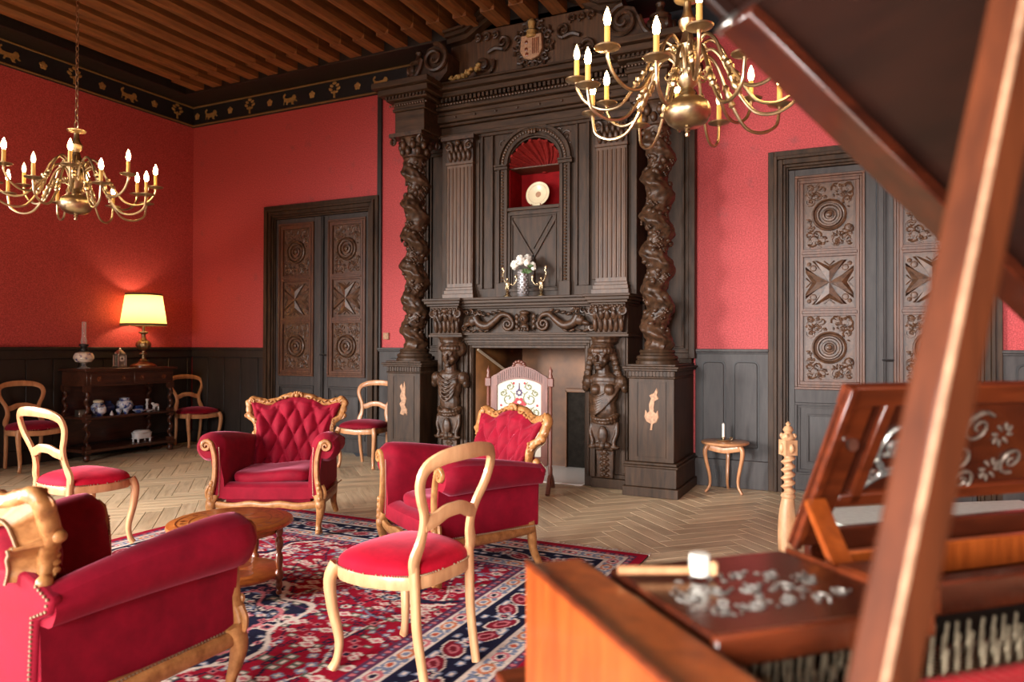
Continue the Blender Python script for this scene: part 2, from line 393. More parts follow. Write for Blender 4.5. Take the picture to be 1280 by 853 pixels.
# ---- ceiling with beams
ceil = S(MB().box(XL-.2, XR+.3, YN-.3, YF+.2, 4.92, 5.05).build('ceiling', 'board'), 'dark boarded ceiling carried on brown oak beams', 'ceiling')
mb = MB(); w_, zb, zt = .072, 4.585, 4.93
mb.add([(x, y, z) for y in (YN, 6.22) for x, z in ((-w_, zt), (-w_, zb+.045), (-w_+.04, zb), (w_-.04, zb), (w_, zb+.045), (w_, zt))],
       [(0, 1, 2, 3, 4, 5), (11, 10, 9, 8, 7, 6)]+[(i, 6+i, 6+(i+1) % 6, (i+1) % 6) for i in range(6)])
mb.box(-w_-.005, w_+.005, 6.22, 6.62, zb-.004, zt)
b0 = mb.build('beam', 'beam', ceil)
b0.location = (-7.65, 0, 0)
for i in range(1, 36): share(b0, (-7.65+.3106*i, 0, 0))
# ---- trims: wall plates, painted frieze with gilt rope
tb = S(MB().box(XL, XR, 6.58, YF, 4.56, 4.93).build('trim_1', 'black_oak', bevel=.01), 'black oak wall plate under the beam ends on the back wall', 'trim')
tl = S(MB().box(XL, -7.9, YN, 6.58, 4.56, 4.93).build('trim_2', 'black_oak', bevel=.01), 'black oak wall plate along the left wall', 'trim')
fb = S(MB().box(XL, FX-1.2, YF-.03, YF, 4.284, 4.56).build('trim_3', 'navy'), 'black painted frieze with gilt lions and flowers on the back wall', 'frieze')
fb2 = MB().box(FX+1.2, XR, YF-.03, YF, 4.284, 4.56).build('frieze_band', 'navy', fb)
fl = S(MB().box(XL, XL+.03, YN, YF-.03, 4.284, 4.56).build('trim_4', 'navy'), 'black painted frieze with gilt lions and flowers on the left wall', 'frieze')
def rope(p, q, r, parent):
    p, q = V(p), V(q); n = int((q-p).length/.022); d = (q-p)/n; mb = MB()
    for i in range(n):                                      # twisted strands as slanted beads
        c = p+d*(i+.5); mb.ell(c, (.019 if abs(d.x) > abs(d.y) else r, .019 if abs(d.y) > abs(d.x) else r, r), 5, 3, (0, .6 if abs(d.x) > abs(d.y) else 0, 0))
    o = mb.build('rope_moulding', 'rope', parent, angle=60); o['kind'] = 'stuff'; return o
for z in (4.298, 4.545):
    rope((XL, YF-.04, z), (FX-1.6, YF-.04, z), .014, fb); rope((XL+.04, 2.0, z), (XL+.04, YF-.03, z), .014, fl)
LION = [(-.11, .0), (-.1, .03), (-.06, .035), (-.07, .0), (-.055, -.005), (-.045, .02), (.0, .025), (.02, -.01), (.05, -.01), (.035, .005), (.045, .03), (.06, .035), (.085, .02), (.1, .025), (.075, .05),
        (.085, .07), (.07, .1), (.045, .105), (.03, .09), (.025, .075), (-.05, .07), (-.085, .075), (-.1, .1), (-.08, .12), (-.09, .135), (-.115, .115), (-.118, .09), (-.1, .06)]
def rosette(mb, x, z, r):
    for i in range(5):
        a = 2*PI*i/5+.3; mb.ell((x+r*.6*math.cos(a), 0, z+r*.6*math.sin(a)), (r*.48, .006, r*.48), 6, 4)
    mb.ell((x, -.004, z), (r*.3, .008, r*.3), 6, 4)
def tree(mb, x, z):
    mb.prism([(x-.012, z-.09), (x+.012, z-.09), (x+.008, z), (x-.008, z)], -.006, .006)
    for i, (dx, dz, s_) in enumerate([(-.06, .02, 1), (.06, .02, 1), (-.045, .06, .9), (.045, .06, .9), (0, .09, 1), (-.03, -.02, .8), (.03, -.02, .8)]):
        mb.ell((x+dx, 0, z+dz), (.034*s_, .007, .02*s_), 7, 4, (0, -dx*8, 0))
lp = rp = tp = None
def orn(kind, loc, rz, parent):
    mb = MB()
    if kind == 'L': mb.prism([(u*1.05, v*1.05-.065) for u, v in LION], -.006, .006)
    elif kind == 'R': rosette(mb, 0, 0, .045)
    else: tree(mb, 0, 0)
    o = mb.build({'L': 'gilt_lion', 'R': 'gilt_rosette', 'T': 'gilt_tree'}[kind], 'gold', parent); o.location = loc; o.rotation_euler = (0, 0, rz); return o
cache = {}
def put(kind, loc, rz, parent):
    if kind not in cache: cache[kind] = orn(kind, loc, rz, parent)
    else: share(cache[kind], loc, parent, rz)
for kd, x in zip('RLRTRLRTRL', (-8.14, -7.866, -7.53, -7.18, -6.835, -6.484, -6.14, -5.79, -5.443, -5.09)): put(kd, (x, YF-.036, 4.42), 0, fb)
for kd, y in zip('TRLRTRLRTRLRT', (6.707, 6.363, 6.017, 5.65, 5.309, 4.954, 4.609, 4.26, 3.9, 3.56, 3.2, 2.85, 2.5)): put(kd, (XL+.036, y, 4.42), PI/2, fl)
# conduit strip beside the left door
S(MB().box(-5.155, -5.095, YF-.03, YF, 1.28, 4.284).build('trim_5', 'black_oak', bevel=.004), 'thin dark vertical strip on the red wall beside the left door', 'trim')
# ---- wainscots
def boards(name, fixed, a0, a1, axis, label, step=.30, off=0.0):
    """dark boarded dado: rail, cap, plinth, boards as parts"""
    q = (lambda p0, p1, d, z0, z1, m: m.box(p0, p1, fixed-d, fixed, z0, z1)) if axis == 'x' else (lambda p0, p1, d, z0, z1, m: m.box(fixed, fixed+d, p0, p1, z0, z1))
    m = MB(); q(a0, a1, .012, 0, 1.25, m); q(a0, a1, .05, 1.25, 1.284, m); q(a0, a1, .034, 1.15, 1.25, m); q(a0, a1, .04, 0, .16, m)
    root = S(m.build(name, 'black_oak', bevel=.004), label, 'wainscot')
    p = a0+off
    while p < a1-.02:
        e = min(p+step, a1); mm = MB(); q(p+.006, e-.006, .024, .16, 1.15, mm); mm.build('board', 'black_oak', root, bevel=.004); p = e
    return root
boards('trim_6', XL, 2.1, 6.98, 'y', 'dark boarded wainscot along the left wall')
boards('trim_7', YF, XL+.03, D1-.9, 'x', 'dark boarded wainscot between the corner and the left door')
def arch_panel(x0, x1, z0, z1, r=.05):
    pts = [(x0, z0), (x1, z0)]
    for cx_, a0 in ((x1-r, 0), (x0+r, PI/2)): pts += [(cx_+r*math.cos(a0+PI/2*i/4), z1-r+r*math.sin(a0+PI/2*i/4)) for i in range(5)]
    return pts
def panelled(name, x0, x1, pans, label):
    m = MB(); m.box(x0, x1, YF-.02, YF, 0, 1.25).box(x0, x1, YF-.06, YF, 1.262, 1.29).box(x0, x1, YF-.045, YF, 1.245, 1.262).box(x0, x1, YF-.05, YF, 0, .26)
    root = S(m.build(name, 'grey_oak', bevel=.004), label, 'wainscot')
    for p0, p1 in pans:
        mm = MB(); mm.prism(arch_panel(p0, p1, .36, 1.18), YF-.026, YF-.0195); o = mm.build('panel_groove', 'black', root)
        mm = MB(); mm.prism(arch_panel(p0+.014, p1-.014, .374, 1.166, .04), YF-.034, YF-.02); mm.build('panel', 'grey_oak', root, bevel=.006)
    return root
w8 = panelled('trim_8', FX+1.52, D2-.89, ((-1.38, -1.16), (-1.09, -.86)), 'grey wainscot with two tall panels right of the chimneypiece')
mb = MB()
for i in range(7): mb.box(-1.265+i*.022, -1.253+i*.022, YF-.054, YF-.048, .07, .2)
mb.build('vent_grille', 'black', w8)
panelled('trim_9', D2+.89, XR, ((1.1, 1.42), (1.5, 1.82), (1.9, 2.2)), 'grey wainscot right of the right-hand door')
panelled('trim_10', D1+.9, FX-1.52, ((-4.98, -4.6),), 'grey wainscot between the left door and the column pedestal')

# ---- doors
def foliage(w, h, seed, hole, n=46):
    """carved scrollwork filling a rectangle round a central disc"""
    q = random.Random(seed); mb = MB()
    for sx in (-1, 1):
        for sz in (-1, 1):
            for (fx, fz, r0, dr) in ((.72, .78, .062, 1), (.34, .84, .05, -1), (.82, .45, .045, -1), (.55, .62, .04, 1), (.86, .9, .03, -1), (.5, .9, .03, 1), (.9, .62, .028, 1)):
                x, z = sx*fx*w/2, sz*fz*h/2
                if math.hypot(x, z) < hole+.02: continue
                pts = spiral((x, 0, z), r0*min(1, w/.36), 1.3, q.uniform(0, 6.28), dr*sx*sz, 13)
                mb.tube(pts, [.0075*(1-.5*i/12)+.002 for i in range(13)], 5)
            for i in range(n//4):
                x, z = sx*q.uniform(.08, .95)*w/2, sz*q.uniform(.1, .95)*h/2
                if math.hypot(x, z) < hole+.012: continue
                mb.ell((x, -.002, z), (q.uniform(.012, .022), .01, q.uniform(.006, .01)), 6, 4, (0, q.uniform(0, 3.1), 0))
    return mb
def ring_prof(r): return [(r, 0), (r*.97, .03), (r*.9, .036), (r*.84, .014), (r*.76, .01), (r*.7, .03), (r*.62, .03), (r*.56, .006), (r*.44, .006), (r*.4, .026), (r*.3, .028), (r*.24, .008), (r*.17, .01), (r*.14, .034), (.001, .042)]
def frame_rect(mb, x0, x1, z0, z1, wd, y0, y1):
    mb.box(x0, x1, y0, y1, z1-wd, z1).box(x0, x1, y0, y1, z0, z0+wd).box(x0, x0+wd, y0, y1, z0+wd, z1-wd).box(x1-wd, x1, y0, y1, z0+wd, z1-wd)
def moulded(mb, x0, x1, z0, z1, y, steps):
    """nested mouldings: (inset, width, proud)"""
    for ins, wd, pr in steps: frame_rect(mb, x0+ins, x1-ins, z0+ins, z1-ins, wd, y-pr, y)
def door(name, axis, label):
    root = S(bpy.data.objects.new(name, None), label, 'door'); COL.objects.link(root); root.location = (axis, YF, 0)
    W_, H_ = .895, 3.085; mb = MB()
    for i, (a, b, pr) in enumerate(((0, .05, .05), (.05, .08, .075), (.08, .125, .055), (.125, .15, .035), (.15, .17, .015))):
        mb.box(-W_+a, -W_+b, -pr, .12, 0, H_-a).box(W_-b, W_-a, -pr, .12, 0, H_-a).box(-W_+b, W_-b, -pr, .12, H_-b, H_-a)
    mb.build('door_frame', 'oak', root, bevel=.004)
    for s in (-1, 1):
        x0, x1 = (-.722, -.012) if s < 0 else (.012, .722)
        pc = -.385 if s < 0 else .405; hw = .285
        m = MB(); m.box(x0, pc-hw, .0, .05, .025, 2.91).box(pc+hw, x1, .0, .05, .025, 2.91)
        m.box(pc-hw, pc+hw, .0, .05, .025, .17).box(pc-hw, pc+hw, .0, .05, .81, .93).box(pc-hw, pc+hw, .0, .05, 2.85, 2.91)
        leaf = m.build('door_leaf', 'grey_oak', root, bevel=.003)
        m = MB(); m.box(pc-hw, pc+hw, .01, .05, .93, 2.85)
        moulded(m, pc-hw, pc+hw, .93, 2.85, .01, ((0, .022, .03), (.022, .02, .018), (.042, .03, .024)))
        for z in (1.62, 2.15): m.box(pc-hw+.06, pc+hw-.06, -.012, .01, z-.035, z+.035).box(pc-hw+.06, pc+hw-.06, -.024, .01, z-.014, z+.014)
        m.build('brown_panelling', 'door_brown', leaf, bevel=.003)
        for z0, z1, zc in ((2.21, 2.77, 2.485), (1.03, 1.57, 1.305)):
            w, h = .37, z1-z0
            m = foliage(w, h, 5, .145, 120); m.box(-w/2-.012, w/2+.012, .0, .012, -h/2, h/2)
            o = m.build('carved_panel', 'carved_door', leaf, angle=50) if ('cp' not in cache) else share(cache['cp'], parent=leaf)
            cache.setdefault('cp', o); o.location = (pc, .004, zc); o.rotation_euler = (0, 0, 0)
            o = MB().lathe(ring_prof(.145), 24, axis='y').build('carved_roundel', 'carved_door', leaf, angle=25) if 'rd' not in cache else share(cache['rd'], parent=leaf)
            cache.setdefault('rd', o); o.location = (pc, .008, zc); o.rotation_euler = (0, 0, 0); o.scale = (1, -1, 1)
        # star panel
        m = MB(); m.box(-.2, .2, .0, .012, -.215, .215)
        for i in range(4):
            a = i*PI/2; ca, sa = math.cos(a), math.sin(a); T = lambda x, z, y: (x*ca-z*sa, y, x*sa+z*ca)
            L_ = .195; wd = .12
            m.add([T(0, 0, -.036), T(-wd, L_, -.008), T(0, .1, -.036), T(wd, L_, -.008), T(-wd*.75, L_, .002), T(0, .145, .002), T(wd*.75, L_, .002), T(-wd*1.25, L_, .002), T(wd*1.25, L_, .002), T(0, .02, .002)],
                  [(0, 2, 1), (0, 3, 2), (1, 2, 5, 4), (2, 3, 6, 5), (0, 1, 7, 9), (0, 9, 8, 3)])
            m.tube([T(-wd*.35, .19, -.006), T(0, .15, -.008), T(wd*.35, .19, -.006)], .006, 5)
            m.ell(T(.13, .13, 0), (.03, .01, .03), 8, 4); m.ell(T(.165, .165, 0), (.02, .01, .02), 8, 4)
        o = m.build('star_panel', 'carved_door', leaf, angle=20); o.location = (pc, .002, 1.885)
        # lower panel with a pyramid
        m = MB(); m.box(pc-hw, pc+hw, .012, .05, .17, .81); moulded(m, pc-hw, pc+hw, .17, .81, .014, ((.0, .018, .026), (.03, .014, .014), (.1, .016, .02)))
        m.add([(pc-.17, .012, .285), (pc+.17, .012, .285), (pc+.17, .012, .695), (pc-.17, .012, .695), (pc, -.03, .49)], [(0, 1, 4), (1, 2, 4), (2, 3, 4), (3, 0, 4)])
        m.build('lower_panel', 'grey_oak', leaf, bevel=.002, angle=20)
        if s > 0:
            m = MB(); m.box(.02, .05, -.006, .0, 1.13, 1.27).tube([(.035, -.005, 1.2), (.035, -.05, 1.2), (.12, -.055, 1.2)], .009, 6); m.build('door_handle', 'black', leaf)
    mb = MB(); mb.box(-.01, .06, -.03, .0, .03, 2.9).box(.0, .045, -.042, -.03, .03, 2.9); mb.build('closing_strip', 'grey_oak', root, bevel=.004)
    return root
door('door_1', D1, 'dark carved double door left of the chimneypiece, star panels at eye height')
door('door_2', D2, 'dark carved double door right of the chimneypiece, partly behind the piano')
tag(MB().box(-5.065, -4.985, YF-.025, YF, 1.385, 1.465).build('light_switch', 'worn_and_lit', bevel=.006), 'small beige switch plate on the red wall beside the left door', 'switch')
# ================================================================== CHIMNEYPIECE (axis x = FX, wall plane y = 7; local y is negative into the room)
fp = thing('chimneypiece', 'monumental carved dark oak chimneypiece with twisted columns on the back wall', 'fireplace', (FX, YF, 0))
def fpart(mb, name, mat, bevel=0, parent=None, **k): return mb.build(name, mat, parent or fp, bevel=bevel, **k)
def mould(mb, x0, x1, yb, levels):
    """stack of boxes running across: (z0, z1, front y)"""
    for z0, z1, yf in levels:
        e = -(yf)*0
        mb.box(x0-e, x1+e, yf, yb, z0, z1)
    return mb
def ressaut(mb, cx_, hw, yb, levels):
    """cornice around a projecting block: (z0, z1, half width extra, front y)"""
    for z0, z1, e, yf in levels: mb.box(cx_-hw-e, cx_+hw+e, yf-e, yb, z0, z1)
    return mb
# backing panelling behind the columns and the overmantel body
for s in (-1, 1):
    m = MB(); a, b = sorted((s*.98, s*1.5)); m.box(a, b, -.06, 0, 0, 3.75)
    a, b = sorted((s*1.02, s*1.47)); moulded(m, a, b, 1.25, 3.5, -.06, ((0, .03, .03), (.045, .02, .02)))
    moulded(m, a, b, .25, 1.1, -.06, ((0, .03, .03),))
    a, b = sorted((s*1.38, s*1.5)); m.box(a, b, -.12, 0, 0, .3).box(a, b, -.1, 0, 1.08, 1.2)
    a, b = sorted((s*1.47, s*1.53)); m.box(a, b, -.1, 0, 1.2, 3.75)
    fpart(m, 'back_panelling', 'oak', .004)
# overmantel: box with arched niche
OY = -.40
NW, NZ0, NZS = .285, 2.71, 3.13                # niche half width, sill, spring of the arch
m = MB()
arc = [(NW*math.cos(a), NZS+.27*math.sin(a)) for a in [PI*i/16 for i in range(17)]]
m.box(-1.06, -NW, OY, 0, 1.78, 3.75).box(NW, 1.06, OY, 0, 1.78, 3.75).box(-NW, NW, OY, 0, 1.78, NZ0)
for i in range(16):
    (x1, z1), (x0, z0) = arc[i], arc[i+1]
    m.add([(x0, OY, z0), (x1, OY, z1), (x1, OY, 3.75), (x0, OY, 3.75), (x0, 0, z0), (x1, 0, z1)], [(0, 1, 2, 3), (0, 4, 5, 1)])
m.box(-NW, NW, -.02, 0, NZ0, 3.45)
body = fpart(m, 'overmantel', 'oak', 0)
m = MB(); m.box(-NW, NW, -.1, -.07, NZ0, NZS).box(-NW, -NW+.008, OY+.02, -.1, NZ0, NZS-.02).box(NW-.008, NW, OY+.02, -.1, NZ0, NZS-.02); fpart(m, 'niche_cloth', 'red_cloth', parent=body)
m = MB()                                       # shell head of the niche
def shell(u, v):
    a = PI*u; rr = (.02+.98*v); fl = 1-.10*abs(math.sin(a*6.5))*v
    return (NW*.99*math.cos(a)*rr, OY+.30-.27*v*v-.035*abs(math.sin(a*6.5))*v, NZS-.01+.26*math.sin(a)*rr)
m.grid(shell, 52, 8)
for i in range(10):
    u = (i+.5)/10; pts = [V(shell(u, .12+.88*j/8))+V((0, -.006, 0)) for j in range(9)]; m.tube(pts, [.006+.012*j/8 for j in range(9)], 6)
m.ell((0, OY+.27, NZS+.0), (.04, .03, .03), 10, 6)
fpart(m, 'niche_shell', 'red_shell', parent=body, angle=50)
fpart(MB().box(-NW, NW, OY+.03, -.02, NZS-.018, NZS-.008), 'shell_sill', 'flute', parent=body)
m = MB().box(-NW-.0, NW, OY-.03, 0, NZ0-.035, NZ0); fpart(m, 'niche_shelf', 'oak_h', .004, parent=body)
# niche surround: jambs with bead and bay-leaf strips, imposts, archivolt
m = MB()
for s in (-1, 1):
    for (a, b, pr) in ((NW, NW+.035, .035), (NW+.035, NW+.085, .02), (NW+.085, NW+.115, .04), (NW+.165, NW+.19, .03), (NW+.19, NW+.28, .012), (NW+.28, NW+.31, .035)):
        x0, x1 = sorted((s*a, s*b)); m.box(x0, x1, OY-pr, OY, 1.9, 3.47 if a > NW+.16 else NZS)
    x0, x1 = sorted((s*(NW-.01), s*(NW+.14))); m.box(x0, x1, OY-.07, OY, NZS, NZS+.02).box(x0, x1, OY-.055, OY, NZS-.03, NZS)
    x0, x1 = sorted((s*(NW-.0), s*(NW+.12))); m.box(x0, x1, OY-.05, OY, 1.79, 1.95)
m.box(-NW-.31, NW+.31, OY-.035, OY, 3.47, 3.5)
for r0, r1, pr in ((NW, NW+.03, .035), (NW+.03, NW+.085, .02), (NW+.085, NW+.12, .045)):
    for i in range(20):
        a0, a1 = PI*i/20, PI*(i+1)/20
        q = lambda r, a, y: (r*math.cos(a), y, NZS+.02+r*.93*math.sin(a))
        m.add([q(r0, a0, OY-pr), q(r1, a0, OY-pr), q(r1, a1, OY-pr), q(r0, a1, OY-pr), q(r0, a0, OY), q(r1, a0, OY), q(r1, a1, OY), q(r0, a1, OY)], [(0, 1, 2, 3), (1, 5, 6, 2), (4, 0, 3, 7)])
fpart(m, 'niche_surround', 'oak', .003)
m = MB()
for s in (-1, 1):
    for i in range(36): m.ell((s*(NW+.06), OY-.024, 1.97+i*.0315), (.018, .014, .013), 6, 4)
for i in range(34):
    a = PI*(i+.5)/34; m.ell(((NW+.058)*math.cos(a), OY-.024, NZS+.02+(NW+.058)*.93*math.sin(a)), (.016, .013, .016), 6, 4)
for dx in (-.03, 0, .03): m.ell((dx, OY-.06, NZS+.32), (.016, .02, .03), 7, 5)
fpart(m, 'leaf_beading', 'flute', kind='stuff')
for s in (-1, 1):                              # leaf sprays in the spandrels
    m = MB()
    for (x, z, r) in ((.345, 3.38, .05), (.365, 3.28, .035), (.27, 3.43, .03)): m.tube(spiral((s*x, OY-.008, z), r, 1.3, .6*s, s, 12), [.008-.0004*i for i in range(12)], 5)
    fpart(m, 'spandrel_carving', 'carved')
# panel below the niche: saltire mouldings
m = MB(); moulded(m, -NW, NW, 1.86, 2.66, OY, ((.0, .03, .02), (.04, .012, .012)))
for s in (-1, 1):
    m.sweep([(s*.24, OY-.008, 2.58), (s*.0, OY-.008, 2.2)], [(-.012, -.01), (.012, -.01), (.012, .01), (-.012, .01)], up=(0, 1, 0))
m.sweep([(0, OY-.008, 2.22), (0, OY-.008, 1.93)], [(-.012, -.01), (.012, -.01), (.012, .01), (-.012, .01)], up=(0, 1, 0))
m.prism([(-.2, 2.6), (.2, 2.6), (0, 2.28)], OY-.014, OY)
fpart(m, 'saltire_panel', 'oak', .002)
# side panels of the overmantel
for s in (-1, 1):
    m = MB()
    x0, x1 = sorted((s*.615, s*.66)); m.box(x0, x1, OY-.015, OY, 1.95, 3.42)
    x0, x1 = sorted((s*1.0, s*1.06)); m.box(x0, x1, OY-.02, OY, 1.8, 3.5)
    fpart(m, 'side_strips', 'oak', .004)
# fluted pilasters
for s in (-1, 1):
    cx_ = s*.822; m = MB(); hw = .155
    m.box(cx_-hw, cx_+hw, OY-.06, OY, 1.92, 3.2)
    m.box(cx_-hw-.03, cx_+hw+.03, OY-.1, OY, 1.79, 1.85).box(cx_-hw-.018, cx_+hw+.018, OY-.085, OY, 1.85, 1.89).box(cx_-hw-.008, cx_+hw+.008, OY-.07, OY, 1.89, 1.92)
    m.box(cx_-hw-.008, cx_+hw+.008, OY-.075, OY, 3.2, 3.23)
    pil = fpart(m, 'fluted_pilaster', 'flute', .003)
    for i in range(7):
        m = MB(); x = cx_-hw+.022+i*(2*hw-.044)/6
        m.sweep([(x, OY-.06, 1.96), (x, OY-.06, 3.17)], [(math.cos(a)*.014, math.sin(a)*.011) for a in [PI*2*j/8 for j in range(8)]], up=(0, 1, 0))
        fpart(m, 'flute', 'flute', parent=pil, angle=60)
    m = MB(); m.box(cx_-hw-.0, cx_+hw, OY-.06, OY, 3.23, 3.45).box(cx_-hw-.04, cx_+hw+.04, OY-.12, OY, 3.45, 3.49)
    for dx in (-1, 1): m.tube(spiral((cx_+dx*.12, OY-.09, 3.39), .048, 1.6, PI/2, dx, 18), .012, 6)
    for i in range(5): m.ell((cx_-.11+i*.055, OY-.075, 3.29), (.026, .022, .06), 8, 6, (.25, 0, 0))
    for i in range(4): m.ell((cx_-.085+i*.055, OY-.08, 3.36), (.022, .02, .045), 8, 6, (.25, 0, 0))
    m.ell((cx_, OY-.1, 3.42), (.03, .03, .03), 8, 6)
    fpart(m, 'pilaster_capital', 'carved', parent=pil, angle=50)
# entablature over the overmantel and the columns
m = MB(); yb = 0
mould(m, -1.1, 1.1, yb, ((3.5, 3.54, OY-.05), (3.54, 3.62, OY-.02), (3.62, 3.65, OY-.06)))
mould(m, -1.1, 1.1, yb, ((3.72, 3.76, -.5), (3.76, 3.8, -.55), (3.8, 3.86, -.52), (3.88, 3.93, -.60), (3.93, 3.98, -.66), (3.98, 4.0, -.69)))
for s in (-1, 1):
    ressaut(m, s*1.25, .18, yb, ((3.52, 3.74, 0, -.76), (3.74, 3.77, .02, -.76), (3.77, 3.84, .01, -.76)))
    ressaut(m, s*1.25, .2, yb, ((3.84, 3.88, .05, -.78), (3.88, 3.94, .10, -.80), (3.94, 4.0, .14, -.82)))
m.box(-1.1, 1.1, -.5, yb, 3.65, 3.72)
fpart(m, 'entablature', 'oak_h', .006)
m = MB()                                       # dentils, bead row and soffit studs
for i in range(44): m.box(-1.03+i*.048, -1.005+i*.048, -.58, -.54, 3.835, 3.875)
for s in (-1, 1):
    for i in range(12): m.box(s*1.25-.24+i*.042, s*1.25-.218+i*.042, -.85, -.8, 3.855, 3.885)
fpart(m, 'dentils', 'oak_h', kind='stuff')
m = MB()
for i in range(60): m.ell((-1.04+i*.0352, -.56, 3.815), (.014, .012, .013), 6, 4)
for s in (-1, 1):
    for i in range(15): m.ell((s*1.25-.22+i*.0315, -.79, 3.8), (.013, .012, .013), 6, 4)
fpart(m, 'bead_row', 'flute', kind='stuff')
m = MB()
for x in (-.85, -.62, -.38, -.14, .1, .34, .58, .82): m.ell((x, -.47, 3.685), (.014, .02, .014), 6, 4).ell((x, -.51, 3.69), (.012, .012, .012), 6, 4)
fpart(m, 'soffit_studs', 'carved', kind='stuff')
# pediment: tympanum, raking cornices, big consoles with volutes, urns
m = MB(); m.prism([(-1.0, 4.0), (1.0, 4.0), (.95, 4.5), (.62, 4.62), (-.62, 4.62), (-.95, 4.5)], -.42, -.02); fpart(m, 'tympanum', 'flute')
def console_pts(s, n=18): return spiral((s*.98, -.55, 4.27), .17, 1.5, PI/2, s, n)
for s in (-1, 1):
    m = MB()
    m.prism([(s*1.42, 4.0), (s*.98, 4.0), (s*.86, 4.12), (s*.85, 4.3), (s*.98, 4.42), (s*1.1, 4.38), (s*1.16, 4.25), (s*1.27, 4.1)], -.66, -.1)
    m.tube(spiral((s*1.0, -.68, 4.26), .155, 1.8, PI*.5, s, 30, rise=.02), [.028-.0005*i for i in range(30)], 7)
    m.tube(cr([(s*1.15, -.68, 4.28), (s*1.22, -.68, 4.13), (s*1.38, -.68, 4.03)], 6), .026, 7)
    for i in range(6): m.ell((s*(1.05+.05*i), -.67, 4.06+.02*math.sin(i)), (.04, .03, .03), 7, 5)
    con = fpart(m, 'scroll_console', 'carved', angle=50)
    m = MB()                                   # inner foliate scroll and drapery
    m.tube(spiral((s*.56, -.45, 4.2), .12, 1.4, PI*.9 if s > 0 else PI*.1, s, 22), [.03-.0008*i for i in range(22)], 7)
    m.tube(spiral((s*.33, -.45, 4.4), .075, 1.4, PI*1.5, -s, 18), [.022-.0007*i for i in range(18)], 7)
    m.tube(cr([(s*.5, -.45, 4.32), (s*.42, -.45, 4.35), (s*.33, -.45, 4.33)], 5), .022, 6)
    for i in range(3): m.tube(spiral((s*(.62-.1*i), -.45, 4.5), .045, 1.2, PI*1.4, -s, 12), .013, 6)
    fpart(m, 'foliate_scroll', 'carved', angle=50)
    m = MB()
    qf = random.Random(9)
    for i in range(34): u_ = i/34; m.ell((s*(.88-.36*u_)+qf.uniform(-.02, .02), -.57+qf.uniform(-.03, .03), 4.05+.1*u_**1.5+qf.uniform(-.03, .04)*(1-u_*.5)), (qf.uniform(.015, .034), .03, qf.uniform(.012, .026)), 7, 5, (0, qf.uniform(-1, 1), 0))
    fpart(m, 'fruit_swag', 'gold' if s < 0 else 'carved', angle=60)
    m = MB()
    for z0, z1, pr in ((0, .05, 0), (.05, .085, .05), (.085, .11, .09)):
        d = V((s*-.5, 0, .24)).normalized()
        pth = [V((s*.95, 0, 4.46+z0)), V((s*.72, 0, 4.48+z0)), V((s*.3, 0, 4.72+z0)), V((s*.02, 0, 4.86+z0))]
        for a, b in zip(pth[:-1], pth[1:]):
            m.add([(a.x, -.52-pr, a.z), (b.x, -.52-pr, b.z), (b.x, -.1, b.z), (a.x, -.1, a.z), (a.x, -.52-pr, a.z+z1-z0), (b.x, -.52-pr, b.z+z1-z0), (b.x, -.1, b.z+z1-z0), (a.x, -.1, a.z+z1-z0)],
                  [(3, 2, 1, 0), (4, 5, 6, 7), (0, 1, 5, 4), (1, 2, 6, 5), (2, 3, 7, 6), (3, 0, 4, 7)])
    fpart(m, 'raking_cornice', 'oak_h')
    m = MB().lathe([(.09, 0), (.09, .03), (.05, .05), (.045, .09), (.1, .14), (.125, .2), (.12, .25), (.08, .28), (.1, .3), (.1, .32), (.05, .34), (.03, .4), (.045, .43), (.02, .46), (.001, .47)], 16, (s*1.3, -.5, 4.0))
    for i in range(8): m.ell((s*1.3+.115*math.cos(i*PI/4), -.5+.115*math.sin(i*PI/4), 4.22), (.03, .03, .05), 6, 5)
    fpart(m, 'urn', 'carved', angle=40)
# coat of arms in the tympanum
m = MB()
for i in range(18):
    a = 2*PI*i/18; m.tube(spiral((.0+.17*math.cos(a), -.44, 4.32+.2*math.sin(a)), .05, 1.2, a, 1 if i % 2 else -1, 10), [.017-.001*j for j in range(10)], 6)
m.ell((0, -.44, 4.32), (.14, .03, .17), 14, 6)
crest = fpart(m, 'coat_of_arms', 'carved', angle=50)
m = MB(); m.prism([(-.11, 4.4), (.11, 4.4), (.12, 4.25), (.08, 4.18), (0, 4.15), (-.08, 4.18), (-.12, 4.25)], -.49, -.45); fpart(m, 'painted_shield', 'worn_and_lit', .006, parent=crest)
m = MB()
for i in range(4): m.box(.015+i*.02, .025+i*.02, -.494, -.48, 4.205, 4.36)
for (x, z) in ((-.05, 4.33), (-.05, 4.26), (-.045, 4.21)): m.ell((x, -.491, z), (.02, .006, .02), 7, 4)
fpart(m, 'shield_charges', 'inlay_dark', parent=crest)
m = MB().lathe([(.045, 0), (.06, .02), (.05, .05), (.055, .07), (.03, .09), (.035, .13), (.04, .16), (.02, .19), (.001, .2)], 12, (0, -.47, 4.37)); fpart(m, 'helm', 'gold', parent=crest)

